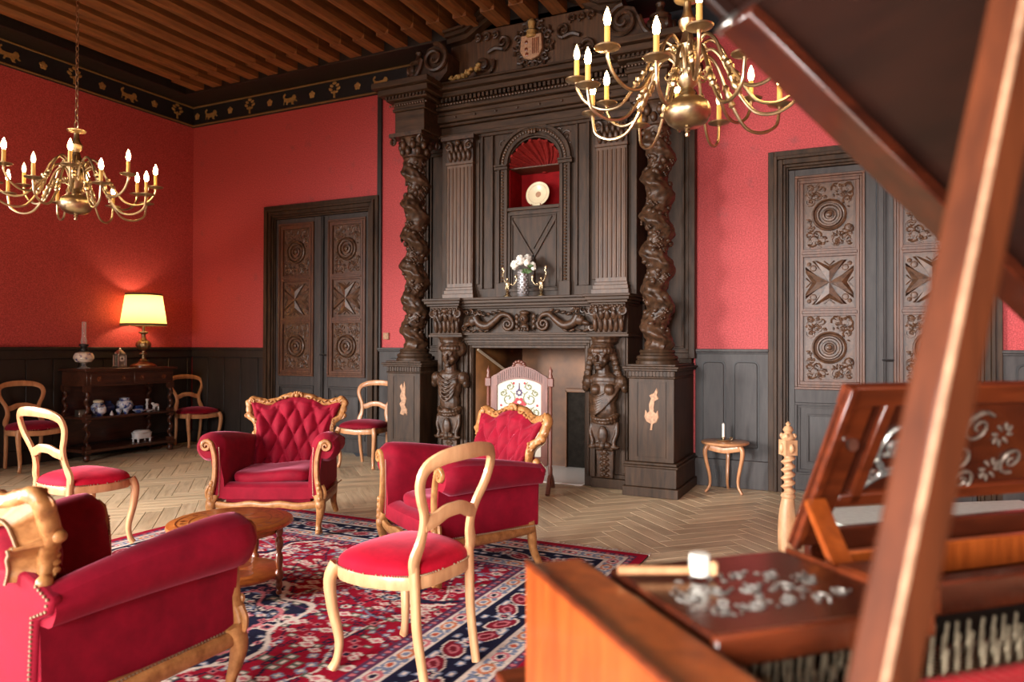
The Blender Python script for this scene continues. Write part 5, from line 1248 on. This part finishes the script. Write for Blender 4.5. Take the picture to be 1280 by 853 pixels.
t = thing('porcelain_candlestick', 'slim white candlestick on the middle shelf', 'candlestick', (-7.97, 6.10, SHZ), 0, G); MB().lathe([(.035, 0), (.035, .01), (.014, .03), (.012, .07), (.02, .08), (.012, .09), (.011, .12), (.018, .135), (.018, .15), (.001, .15)], 14).build('body', 'porcelain', t)
t = thing('cow_figurine', 'white cow figurine at the right end of the middle shelf', 'figurine', (-7.92, 6.185, SHZ), 0, G)
m = MB().ell((0, 0, .065), (.022, .045, .025), 10, 7).ell((0, -.045, .09), (.014, .02, .016), 8, 6).ell((0, -.035, .08), (.012, .02, .018), 8, 6)
for a in (-1, 1):
    for b in (-.028, .028): m.tube([(a*.012, b, .05), (a*.013, b, 0)], [.008, .006], 6)
    m.ell((a*.016, -.042, .1), (.008, .004, .004), 5, 4)
m.build('body', 'porcelain', t)
t = thing('porcelain_casket', 'white footed porcelain casket alone on the bottom shelf', 'box', (-7.93, 6.0, BOZ))
m = MB(); m.grid(lambda u, v: ((.06+.012*v)*math.copysign(abs(math.cos(2*PI*u))**.5, math.cos(2*PI*u)), (.1+.012*v)*math.copysign(abs(math.sin(2*PI*u))**.5, math.sin(2*PI*u)), .04+.07*v), 32, 3, cu=True); m.box(-.06, .06, -.1, .1, .038, .042); m.build('body', 'porcelain', t)
m = MB(); m.lathe([(.074, .112), (.076, .122), (.06, .138), (.001, .142)], 24); m.v = [V((p.x, p.y*1.5, p.z)) for p in m.v]; m.build('lid', 'porcelain', t)
for a in (-1, 1):
    for b in (-1, 1): MB().lathe([(.012, 0), (.01, .02), (.016, .045)], 8, (a*.045, b*.08, 0)).build('foot', 'porcelain', t)
m = MB().tube([(.073*math.cos(a), .11*math.sin(a), .1) for a in [i*PI/16 for i in range(33)]], .004, 5); m.build('band', 'silver', t)

# ================================================================== THINGS ON THE MANTEL
MZ, MY = 1.791, 6.40
vs = thing('flower_vase', 'tall silver embossed vase of white flowers on the mantel shelf', 'vase', (-2.985, 6.40, MZ))
M['embossed'] = (lambda t: (t.b.inputs['Base Color'].__setattr__('default_value', lin((176, 174, 176))), t.set(Metallic=.8, Roughness=.35), t.m)[2])(NT('embossed_silver'))
m = MB().lathe([(.052, 0), (.055, .01), (.048, .02), (.047, .25), (.054, .262), (.048, .262), (.04, .2)], 24); m.build('vase_body', 'embossed', vs)
m = MB()
for j in range(9):
    for i in range(9):
        a = 2*PI*(i+.5*(j % 2))/9; m.ell((.048*math.cos(a), .048*math.sin(a), .04+j*.025), (.010, .010, .011), 6, 4)
m.build('vase_relief', 'embossed', vs, kind='stuff')
q = random.Random(4)
for k, (x, y, z, r) in enumerate(((-.08, -.02, .31, .052), (-.005, -.05, .345, .062), (.06, -.04, .32, .045), (.105, .0, .3, .04), (-.05, .03, .36, .05), (.03, .03, .37, .05), (-.1, .02, .29, .035), (.12, -.02, .27, .03))):
    m = MB()
    for j in range(26):
        a, b = q.uniform(0, 6.28), q.uniform(-.4, 1.4); d = V((math.cos(a)*math.cos(b), math.sin(a)*math.cos(b), math.sin(b)))
        c = V((x, y, z))+d*r*.72; m.ell(c, (r*.36, r*.1, r*.3), 7, 4, (q.uniform(-.5, .5), 0, a+PI/2))
    m.ell((x, y, z), r*.7, 8, 6); m.build('flower_head', 'petal', vs, angle=60)
m = MB()
for k in range(9):
    a = q.uniform(-.6, .9); x, y, z = .03+.01*k-.04, -.05+.01*q.random(), .24+.01*k*q.random(); m.ell((x+.03, y, z), (.03, .006, .018), 7, 4, (q.uniform(-1, 1), q.uniform(-1, 1), q.uniform(-1, 1)))
m.build('leaves', 'leaf', vs)
def candelabrum(x, y, label, s):
    t = thing('candelabrum', label, 'candelabrum', (x, y, MZ), 0, 'gilt candelabra on the mantel')
    MB().lathe([(.04, 0), (.042, .008), (.025, .018), (.014, .03), (.02, .045), (.012, .055)], 14).build('base', 'brass', t)
    m = MB()                                   # putto with one raised arm
    m.ell((0, 0, .125), (.022, .017, .035), 10, 7).ell((0, 0, .175), (.014, .014, .016), 9, 7).ell((0, 0, .155), (.009, .009, .012), 7, 5)
    for a in (-1, 1): m.tube([(a*.011, 0, .11), (a*.013, -.006, .08), (a*.008, 0, .055)], [.011, .009, .006], 7)
    m.tube([(s*.018, 0, .145), (s*.035, -.005, .165), (s*.04, 0, .195)], [.007, .006, .005], 6); m.tube([(-s*.018, 0, .145), (-s*.032, -.012, .125), (-s*.03, -.02, .105)], [.007, .006, .005], 6)
    m.build('figure', 'brass', t, remesh=.0025, smoothit=1)
    for pts in (cr([(s*.04, 0, .19), (s*.052, 0, .225), (s*.035, 0, .25), (s*.05, 0, .27)], 5), cr([(s*-.02, 0, .13), (s*-.06, 0, .115), (s*-.085, 0, .14), (s*-.1, 0, .165), (s*-.092, 0, .185)], 5)):
        m = MB().tube(pts, .0045, 6); p = pts[-1]; m.lathe([(.006, 0), (.017, .006), (.017, .009), (.009, .01), (.011, .022), (.013, .026), (.009, .026)], 10, tuple(p))
        for i in range(3, len(pts)-2, 5): m.ell(pts[i]+V((0, -.003, .004)), (.008, .005, .006), 6, 4)
        m.build('branch', 'brass', t)
candelabrum(-3.135, 6.36, 'gilt figure candelabrum left of the flower vase', -1)
candelabrum(-2.79, 6.40, 'gilt figure candelabrum right of the flower vase', 1)
pl = thing('display_plate', 'round cream plate on a stand in the red niche', 'plate', (-2.985, 6.76, 2.712))
m = MB().lathe([(.05, 0), (.06, .004), (.09, .012), (.128, .02), (.13, .016), (.09, .004), (.06, -.004), (.05, -.005)], 36, axis='y')
m.v = [V((p.x, -p.y, p.z)) for p in m.v]; m.f = [f[::-1] for f in m.f]; pb = m.build('plate_body', 'cream', pl); pb.location = (0, 0, .15); pb.rotation_euler = (-.16, 0, 0)
m = MB().lathe([(.001, .002), (.028, .0025), (.03, .0)], 20, axis='y'); m.v = [V((p.x, -p.y, p.z)) for p in m.v]; m.build('painted_centre', 'worn_and_lit', pb)
m = MB()
for i in range(40): a = i*PI/20; m.ell((.1*math.cos(a), -.0165, .1*math.sin(a)), (.004, .001, .004), 5, 3)
m.build('rim_decoration', 'worn_and_lit', pb, kind='stuff')
m = MB()
for s in (-1, 1): m.tube([(s*.05, -.06, .045), (s*.05, -.055, .02), (s*.05, -.03, .01), (s*.045, .05, .006), (s*.03, .035, .12)], .0055, 6)
m.tube([(-.05, -.03, .01), (.05, -.03, .01)], .005, 6); m.build('plate_stand', 'inlay_dark', pl)
# ================================================================== GRAND PIANO (origin: treble front corner on the floor; x across to the bass, y towards the player)
M['fret'] = plain('dull_fretwork', (150, 144, 136), .35, .6, .3, 60); M['pin_metal'] = plain('dull_pin_metal', (140, 126, 104), .45, .9, .3, 60); M['fret_dark'] = plain('dark_fretwork', (112, 98, 86), .35, .4, .3, 60)
pn = thing('grand_piano', 'old mahogany grand piano with raised lid and fretwork music desk in the foreground', 'piano', (-.45, 1.021, 0), R(43.906))
def P(m, n, mat, parent=None, **k): return m.build(n, mat, parent or pn, **k)
PWD = 1.28
outer = [(-.02, 0), (-.02, -.7), (0, -.95), (.08, -1.25), (.25, -1.55), (.48, -1.85), (.68, -2.1), (.9, -2.25), (1.1, -2.25), (1.25, -2.1), (1.3, -1.9), (1.3, 0)]
oc = [V((*p, 0)) for p in outer[:1]]+cr(outer[1:11], 5)+[V((1.3, 0, 0))]
def offset(path, d):
    out = []
    for i, p in enumerate(path):
        t_ = (path[min(i+1, len(path)-1)]-path[max(i-1, 0)]).normalized(); out.append(p+V((-t_.y, t_.x, 0))*d)
    return out
inn = offset(oc, .092)
m = MB(); n = len(oc)
vs_ = [(p.x, p.y, .62) for p in oc]+[(p.x, p.y, .97) for p in oc]+[(p.x, p.y, .97) for p in inn]+[(p.x, p.y, .62) for p in inn]
m.add(vs_, [(a*n+i, a*n+i+1, ((a+1) % 4)*n+i+1, ((a+1) % 4)*n+i) for a in range(4) for i in range(n-1)]+[(0, n, 2*n, 3*n), (n-1, 4*n-1, 3*n-1, 2*n-1)])
case = P(m, 'case_rim', 'mahogany_v', bevel=.004, angle=30)
m = MB()                                         # moulding line along the rim edge
e = offset(oc, .004); m.sweep([p+V((0, 0, .972)) for p in e], RSEC, [(.011, .008)]*n); P(m, 'rim_moulding', 'mahogany', parent=case)
m = MB(); m.box(.072, .086, -.66, -.0, .9, .962); P(m, 'inner_ledge', 'mahogany', bevel=.002)
m = MB(); m.prism([(p.x, p.y) for p in inn], .70, .72, 'xy'); P(m, 'soundboard', 'mahogany_dark')
m = MB(); m.box(-.02, 1.3, -.02, .16, .62, .74).box(.09, 1.19, .0, .03, .74, .9); P(m, 'key_bed', 'mahogany', bevel=.004)
m = MB(); m.box(1.2, 1.3, 0, .16, .62, .9); P(m, 'cheek_block', 'mahogany', bevel=.004)
m = MB()
for i in range(52): m.box(.1+i*.0209, .1+i*.0209+.0198, .03, .155, .741, .765)
P(m, 'white_keys', 'porcelain', kind='stuff')
# fretwork tray on the left, its frame and right-hand support block
m = MB(); m.box(.092, .40, -.335, -.06, .94, .971); tray = P(m, 'fretwork_tray', 'mahogany_dark', bevel=.004)
m = MB(); m.box(.088, .41, -.343, -.33, .936, .973).box(.405, .412, -.33, -.06, .94, .976); P(m, 'tray_edge', 'mahogany', bevel=.003, parent=tray)
q = random.Random(11); m = MB()
for (x, y, r, tn, d) in ((.135, -.215, .028, 1.2, 1), (.15, -.265, .022, 1.2, -1), (.185, -.2, .024, 1.3, -1), (.2, -.262, .027, 1.2, 1), (.235, -.205, .026, 1.2, 1), (.25, -.155, .02, 1.2, -1), (.25, -.26, .022, 1.2, -1), (.285, -.215, .026, 1.3, -1), (.295, -.165, .022, 1.2, 1), (.3, -.262, .022, 1.2, 1), (.335, -.205, .024, 1.2, 1), (.34, -.255, .018, 1.2, -1), (.225, -.24, .012, 1, 1), (.165, -.24, .012, 1, 1)):
    pts = spiral((x, y, .972), r*.66, tn, q.uniform(0, 6.28), d, 14, plane='xy'); m.tube(pts, [.0022-.00005*i for i in range(14)], 5)
for i in range(70): m.ell((q.uniform(.115, .36), q.uniform(-.285, -.14), .972), (.005, .0025, .0015), 6, 4, (0, 0, q.uniform(0, 3)))
P(m, 'fretwork_scrolls', 'fret', parent=tray, kind='stuff')
m = MB(); m.box(.41, .47, -.3, -.17, .94, .98); P(m, 'support_block', 'mahogany', bevel=.004)
# rails behind the strings
P(MB().box(.55, 1.2, -.02, .0, .885, .941), 'desk_rail', 'mahogany_v', bevel=.003)
P(MB().box(.38, 1.2, -.27, -.24, .925, .972), 'front_rail', 'mahogany_dark', bevel=.004)
P(MB().box(.56, 1.2, .06, .08, .90, .961), 'desk_ledge', 'mahogany_dark', bevel=.003)
m = MB(); m.box(.09, 1.2, -.33, -.02, .84, .86); P(m, 'action_cover', 'soot')
# music desk, leaning towards the tail
dk = MB(); a0 = V((.502, .05, .945)); up = V((0, -.137, .295)); L_d = .76
def dp(u, v, w=0): return V((a0.x+u*L_d, a0.y+up.y*v, a0.z+up.z*v))+V((0, -.295, -.137)).normalized()*w
def dbox(u0, u1, v0, v1, w0, w1, mm):
    ps = [dp(u, v, w) for w in (w0, w1) for u, v in ((u0, v0), (u1, v0), (u1, v1), (u0, v1))]
    return mm.add(ps, [(0, 1, 2, 3), (7, 6, 5, 4), (4, 5, 1, 0), (5, 6, 2, 1), (6, 7, 3, 2), (7, 4, 0, 3)])
m = MB(); dbox(0, 1, .89, 1.0, -.006, .014, m); dbox(0, .085, .0, .89, -.004, .012, m); dbox(.92, 1, .0, .89, -.004, .012, m); dbox(.085, .92, .25, .33, -.004, .012, m)
desk = P(m, 'music_desk', 'mahogany', bevel=.002)
m = MB(); dbox(.085, .92, .3, .89, -.003, .003, m); P(m, 'desk_panel', 'mahogany_dark', parent=desk)
m = MB(); dbox(.0, .02, .0, 1, .0, .02, m); dbox(.12, .15, .27, .9, .0, .012, m); P(m, 'desk_stile', 'mahogany', parent=desk, bevel=.002)
def dspiral(u, v, r, tn, a, d, n=24): return [dp(u+x/L_d, .16+v*.82+z/.325, .006) for x, _, z in spiral((0, 0, 0), r, tn, a, d, n)]
m = MB()
def dring(u, v, rx, rz): return [dp(u+rx*math.cos(b)/L_d, v+rz*math.sin(b)/.325, .006) for b in [i*2*PI/20 for i in range(20)]]
m.tube(dring(.205, .61, .034, .045), .0045, 6, closed=True); m.tube(dspiral(.19, .56, .018, 1.2, 4.2, 1), .004, 6)
m.tube(dspiral(.21, .54, .02, 1.5, 1.2, 1), .004, 6); m.tube([dp(.145+.08*t, .36+.05*math.sin(t*3)+.08*t*t, .006) for t in [i/10 for i in range(11)]], .0042, 6)
m.tube(dspiral(.165, .37, .026, 1.1, 2.5, -1), .0042, 6)
P(m, 'bright_scroll', 'pewter', parent=desk); m = MB()
for (u, v, r, d) in ((.44, .68, .035, 1), (.42, .42, .03, -1), (.46, .25, .026, 1), (.60, .4, .03, -1), (.66, .62, .03, 1), (.72, .3, .032, 1), (.78, .66, .03, -1), (.86, .4, .03, 1), (.84, .75, .02, 1), (.36, .6, .022, 1), (.34, .32, .022, -1)):
    m.tube(dspiral(u, v, r, 1.6, q.uniform(0, 6), d), [.004-.00008*i for i in range(24)], 5)
for (u, v) in ((.53, .62), (.54, .33), (.68, .45), (.79, .48)):
    for k in range(8): b = k*PI/4; m.ell(dp(u+.018*math.cos(b)/L_d, .16+v*.82+.018*math.sin(b)/.325, .005), (.009, .003, .004), 6, 4, (0, -b, 0))
P(m, 'fretwork_scrolls', 'fret_dark', parent=desk, kind='stuff')
MB().lathe([(.011, 0), (.011, .006), (.006, .01), (.001, .011)], 14, axis='y').build('desk_knob', 'steel', desk).location = dp(.055, .68, .022)
# prop of the desk
m = MB(); m.sweep([(.452, -.145, .945), (.478, -.05, 1.035)], RSEC, [(.028, .01)]*2, up=(1, 0, 0)); m = MB()
pA, pB = V((.445, -.15, .955)), V((.505, -.015, 1.035)); dx = V((.021, 0, 0)); dn = (pB-pA).normalized().cross(V((1, 0, 0)))*.007
m.add([pA-dx-dn, pA+dx-dn, pB+dx-dn, pB-dx-dn, pA-dx+dn, pA+dx+dn, pB+dx+dn, pB-dx+dn], [(3, 2, 1, 0), (4, 5, 6, 7), (0, 1, 5, 4), (1, 2, 6, 5), (2, 3, 7, 6), (3, 0, 4, 7)]); P(m, 'desk_prop', 'mahogany_v', bevel=.002)
# pin block, tuning pins, felt, strings
P(MB().box(.085, 1.2, -.52, -.285, .86, .895), 'pin_block', 'mahogany_dark', bevel=.003)
pin = None; c_ = 0
for row in range(3):
    for i in range(50):
        x, y = .105+i*.0205+.005*row, -.33-.031*row
        if pin is None:
            pm = MB().lathe([(.0026, .0), (.0026, .01), (.0038, .012), (.0038, .024), (.0026, .026), (.0026, .04), (.0021, .042), (.0021, .056)], 8); pin = P(pm, 'tuning_pin', 'pin_metal', angle=40); o = pin
        else: o = share(pin)
        o.location = (x, y, .893); o.rotation_euler = (.12, .05*math.sin(i*1.7), 0)
m = MB(); m.box(.1, 1.2, -.425, -.405, .895, .925); P(m, 'felt_strip', 'felt', bevel=.006, seg=2)
m = MB()
for i in range(62): x = .107+i*.0165; m.tube([(x, -.33, .905), (x, -.415, .927), (x+.01, -1.0-.016*i if i < 70 else -2, .925)], .0008, 4)
P(m, 'strings', 'brass', kind='stuff')
# lid with battens, and its prop stick
ang = math.atan(.6876); ld = V((-math.cos(ang), 0, math.sin(ang))); ln = V((-math.sin(ang), 0, -math.cos(ang)))      # up the slope; downwards normal
hinge = V((1.28, 0, 1.004)); SL = 1.31
def lp_(s_, y, w): p = hinge+ld*s_+ln*w; return (p.x, y, p.z)
out_l = [(0, -.2), (SL, -.2), (SL, -.95), (SL-.1, -1.3), (SL-.3, -1.65), (SL-.58, -2.0), (.35, -2.3), (.1, -2.3), (0, -2.15)]
m = MB(); k = len(out_l); m.add([lp_(s_, y, 0) for s_, y in out_l]+[lp_(s_, y, -.022) for s_, y in out_l], [tuple(range(k)), tuple(range(2*k-1, k-1, -1))]+[(i, k+i, k+(i+1) % k, (i+1) % k) for i in range(k)])
lid = P(m, 'lid', 'lid_wood', bevel=.003)
def lbox(s0, s1, y0, y1, w0, w1, mm): 
    ps = [lp_(s_, y, w_) for w_ in (w0, w1) for s_, y in ((s0, y0), (s1, y0), (s1, y1), (s0, y1))]; return mm.add(ps, [(3, 2, 1, 0), (4, 5, 6, 7), (0, 1, 5, 4), (1, 2, 6, 5), (2, 3, 7, 6), (3, 0, 4, 7)])
m = MB(); lbox(0, SL, -.262, -.2, 0, .022, m); P(m, 'lid_batten', 'mahogany_dark', parent=lid, bevel=.003)
m = MB(); lbox(0, SL+.35, -.2, -.185, -.05, -.005, m); lbox(.02, SL+.3, -.30, -.2, -.05, -.024, m); P(m, 'folded_front_flap', 'lid_wood', parent=lid, bevel=.003)
m = MB(); lbox(SL-.008, SL+.006, -.225, -.19, -.004, .02, m); P(m, 'lid_hinge', 'steel', parent=lid, bevel=.002)
m = MB(); lbox(.52, .53, -.24, -.2, .022, .05, m); P(m, 'lid_hook', 'brass', parent=lid)
m = MB(); pa, pb_ = V((.047, -.6, .972)), V((.245, -.6, 1.706)); dsec = [(.5, -.42), (.5, .42), (.42, .5), (-.42, .5), (-.5, .42), (-.5, -.42), (-.42, -.5), (.42, -.5)]
m.sweep([pa, pb_], dsec, [(.037, .037)]*2, up=(0, 1, 0)); prop = P(m, 'lid_prop', 'prop_wood', bevel=.003)
m = MB(); off = V((-.0165, -.0165, 0)); m.tube([pa+off, pb_+off], .0026, 6); P(m, 'edge_highlight', 'worn_and_lit', parent=prop)  # highlight on the ridge, painted as a thin pale tube
for x, y in ((.09, -.12), (1.17, -.12), (.85, -2.0)):
    P(MB().lathe([(.03, .0), (.045, .02), (.045, .06), (.03, .08), (.035, .12), (.055, .3), (.06, .48), (.045, .52), (.065, .56), (.065, .62)], 16, (x, y, 0)), 'leg', 'mahogany_v')
# ---- mallet lying on the fretwork tray
ml_ = thing('mallet', 'small wooden handled mallet with white head lying on the piano tray', 'mallet', tuple((V((-.45, 1.021, 0))+MX.Rotation(R(43.906), 3, 'Z') @ V((.10, -.118, .983)))), R(43.906)-.32)
MB().tube([(-.02, 0, .0), (.085, 0, .0)], [.0065, .0055], 10).build('handle', 'chair_wood', ml_)
MB().lathe([(.013, -.006), (.0145, -.004), (.0145, .022), (.013, .024), (.001, .024)], 20, (.096, 0, .0)).build('head', 'wax', ml_)
MB().box(.108, .121, -.008, .008, -.0065, .014).build('head_end', 'beech', ml_, bevel=.003)
# ---- bench with a carved end post behind the piano
M['pale_carved'] = wood('pale_carved_wood', (156, 114, 78), (192, 148, 110), (9, 9, 3), .5, .2)
bn = thing('carved_bench', 'pale carved bench with twisted end post and satin seat behind the piano', 'bench', (-.336, 3.844, 0), R(36))
M['satin'] = plain('pale_green_satin', (214, 224, 214), .35, var=.08, nscale=30)
for sy in (0,):
    m = MB(); c = (0, sy, 0)
    m.sweep(cr([(.05, 0, .0), (.03, 0, .12), (-.0, 0, .3), (-.005, 0, .46), (0, 0, .56)], 5), RSEC, [(.045+.035*math.sin(i/20*PI), .045+.03*math.sin(i/20*PI)) for i in range(21)], up=(0, 1, 0))
    m.grid(lambda u, v: (.026*math.cos(2*PI*u)+.009*math.cos(34*v), .026*math.sin(2*PI*u)+.009*math.sin(34*v), .55+.22*v), 12, 40, cu=True)
    m.lathe([(.03, .55), (.036, .56), (.03, .575)], 12, c); m.box(-.032, .032, -.032, .032, .765, .84)
    m.lathe([(.03, .84), (.036, .85), (.03, .865), (.016, .875), (.026, .89), (.018, .905), (.008, .91), (.013, .92), (.001, .932)], 12, c)
    for k in range(4): a = k*PI/2; m.ell((.034*math.cos(a), .034*math.sin(a), .8), (.014, .014, .024), 7, 5); m.ell((.03*math.cos(a+.8), .03*math.sin(a+.8), .86), (.012, .012, .014), 6, 4)
    m.build('end_post', 'pale_carved', bn, angle=50)
m = MB(); m.box(.03, 1.35, -.03, .03, .38, .46).box(.03, 1.35, -.44, -.38, .38, .46).box(1.29, 1.35, -.38, -.03, .38, .46).box(.03, .09, -.38, -.03, .38, .46); m.build('seat_frame', 'beech', bn, bevel=.006)
for x0, x1 in ((.05, .63), (.69, 1.33)):
    MB().box(x0, x1, -.41, 0, .455, .5).build('seat_cushion', 'satin', bn, bevel=.015, seg=3)
MB().box(.635, .685, -.43, .02, .455, .505).build('seat_divider', 'gilt', bn, bevel=.006)
for x, y in ((.2, -.41), (1.3, 0), (1.3, -.41)): MB().lathe([(.02, 0), (.03, .02), (.022, .06), (.03, .2), (.022, .34), (.034, .38)], 10, (x, y, 0)).build('leg', 'beech', bn)
# ---- stool whose brass foot shows below the piano
so = thing('piano_stool', 'round piano stool with dark brass feet behind the corner of the piano', 'stool', (-0.99, 2.64, 0), .35)
MB().lathe([(.13, .33), (.145, .34), (.145, .35), (.13, .36), (.001, .365)], 24).build('seat', 'velvet', so)
MB().lathe([(.03, .1), (.04, .13), (.025, .18), (.03, .27), (.06, .32), (.12, .33)], 14).build('stem', 'inlay_dark', so)
for k in range(3):
    a = PI*1.02+k*2*PI/3; f = lambda r, z: (r*math.cos(a), r*math.sin(a), z); m = MB()
    m.sweep(cr([f(.02, .14), f(.09, .12), f(.15, .06), f(.19, .025)], 4), RSEC, [(.035, .035)]*13); m.ell(f(.2, .022), (.03, .022, .022), 10, 7); m.ell(f(.17, .035), (.02, .018, .02), 8, 6)
    m.build('foot', 'brass_dull', so)
# ================================================================== CHANDELIERS (origin: centre of the brass ball)
def chandelier(label, loc, rz):
    root = thing('chandelier', label, 'chandelier', loc, rz, 'brass chandeliers with electric candles')
    P = lambda m, n, mat='brass', parent=None, **k: m.build(n, mat, parent or root, **k)
    P(MB().lathe([(.001, -.135), (.012, -.13), (.014, -.118), (.008, -.112), (.016, -.102), (.012, -.09), (.02, -.082), (.07, -.078), (.105, -.055), (.125, -.015), (.125, .015), (.11, .05), (.075, .075), (.035, .085), (.03, .1)], 32), 'ball')
    P(MB().lathe([(.03, .09), (.045, .105), (.03, .13), (.055, .16), (.06, .2), (.06, .26), (.05, .28), (.03, .3), (.055, .33), (.06, .36), (.035, .4), (.025, .44), (.045, .47), (.05, .5), (.03, .53), (.022, .56), (.02, .6), (.07, .615), (.075, .625), (.03, .635), (.012, .645)], 24), 'stem')
    m = MB()
    for k in range(12):
        a = k*PI/6; c, s = math.cos(a), math.sin(a)
        for (r0, z0, rr, d) in ((.10, .2, .03, 1), (.085, .33, .028, -1)):
            m.tube([(c*(r0+u), s*(r0+u), z0+w) for u, _, w in spiral((0, 0, 0), rr, 1.3, 2.5, d, 14)], [.006-.0002*i for i in range(14)], 6)
    P(m, 'hub_scrolls', kind='stuff')
    q = random.Random(int(rz*100)+3)
    arm0 = {}
    for k in range(16):
        tier = k % 2; zp = (.20, .09)[tier]; Rr = (.60, .575)[tier]; z0 = .29 if tier == 0 else .22
        if tier not in arm0:
            a_ = P(MB(), 'arm') if False else None
            m = MB(); pts = cr([(.05, 0, z0), (.075, 0, z0+.07), (.125, 0, z0+.10), (.18, 0, z0+.05), (.225, 0, z0-.05), (.28, 0, zp-.04), (.36, 0, zp-.145), (.46, 0, zp-.165), (.55, 0, zp-.12), (Rr-.005, 0, zp-.05), (Rr, 0, zp-.01)], 5)
            m.tube(pts, [.0095]*len(pts), 8); arm = m.build('arm', 'brass', root)
            d = (pts[23]-pts[20]).normalized(); m = MB(); cpt = [pts[20]+(pts[25]-pts[20])*t for t in (0, .15, .3, .45, .6, .75, .9, 1)]
            m.tube(cpt, [.011, .02, .013, .018, .022, .014, .02, .011], 10); kn = m.build('knuckle', 'brass', arm)
            pan = MB().lathe([(.010, -.02), (.014, -.012), (.03, -.006), (.062, .002), (.066, .008), (.06, .008), (.022, .002), (.016, .012), (.018, .02), (.001, .02)], 20, (Rr, 0, zp)).build('drip_pan', 'brass', arm)
            can = MB().lathe([(.0145, .015), (.0145, .112), (.010, .114), (.001, .114)], 12, (Rr, 0, zp)).build('candle', 'candle', arm)
            b = MB().lathe([(.008, .112), (.016, .126), (.019, .143), (.016, .166), (.008, .19), (.001, .206)], 10, (Rr, 0, zp)).build('bulb', 'bulb', arm)
            arm0[tier] = arm
        else: arm = copy_tree(arm0[tier], root)
        arm.rotation_euler = (0, 0, 2*PI*k/16+q.uniform(-.06, .06))
        if k % 5 == 3:
            for c in arm.children:
                if c.name.startswith('bulb'): c.data = c.data.copy(); c.data.materials[0] = M['bulb_dim']
    zt = 4.92-loc[2]; z = .64; i = 0; m = MB()
    m.tube([(.02*math.cos(a), 0, .675+.035*math.sin(a)) for a in [j*2*PI/12 for j in range(12)]], .006, 6, closed=True); z = .70
    while z < zt-.02:
        L2 = .03; m.tube([((.012*math.cos(a)) if i % 2 else 0, 0 if i % 2 else .012*math.cos(a), z+L2+L2*math.sin(a)) for a in [j*2*PI/10 for j in range(10)]], .0042, 5, closed=True); z += .049; i += 1
    m.lathe([(.012, zt-.06), (.05, zt-.03), (.06, zt)], 14); P(m, 'chain', kind='stuff')
    return root
chandelier('brass chandelier hanging at left before the red corner', (-5.97, 3.88, 2.49), .1)
chandelier('larger looking brass chandelier hanging before the chimneypiece, partly hidden by the lid', (-.86, 3.95, 2.58), .3)
# ================================================================== set every standing thing exactly on what carries it
def extent(root):
    bpy.context.view_layer.update(); lo, hi = 1e9, -1e9
    for o in [root]+list(root.children_recursive):
        if o.type == 'MESH':
            for v in o.data.vertices:
                z = (o.matrix_world @ v.co).z; lo = min(lo, z); hi = max(hi, z)
    return lo, hi
STAND = {'armchair': .0116, 'dining_chair': None, 'coffee_table': .0116, 'side_table': .0006, 'fire_screen': .0006, 'sideboard': .0006, 'carved_bench': .0006, 'piano_stool': .0006, 'grand_piano': .0006}
for o in [o for o in SC.objects if o.parent is None and o.get('category')]:
    b = o.name.split('.')[0]
    if b in STAND:
        on_rug = RX0 < o.location.x < RX1 and RY0 < o.location.y < RY1
        z = STAND[b] if STAND[b] is not None else (.0116 if on_rug else .0006)
        lo, hi = extent(o); o.location.z += z-lo
cs.location.z = extent(st)[1]+.0006
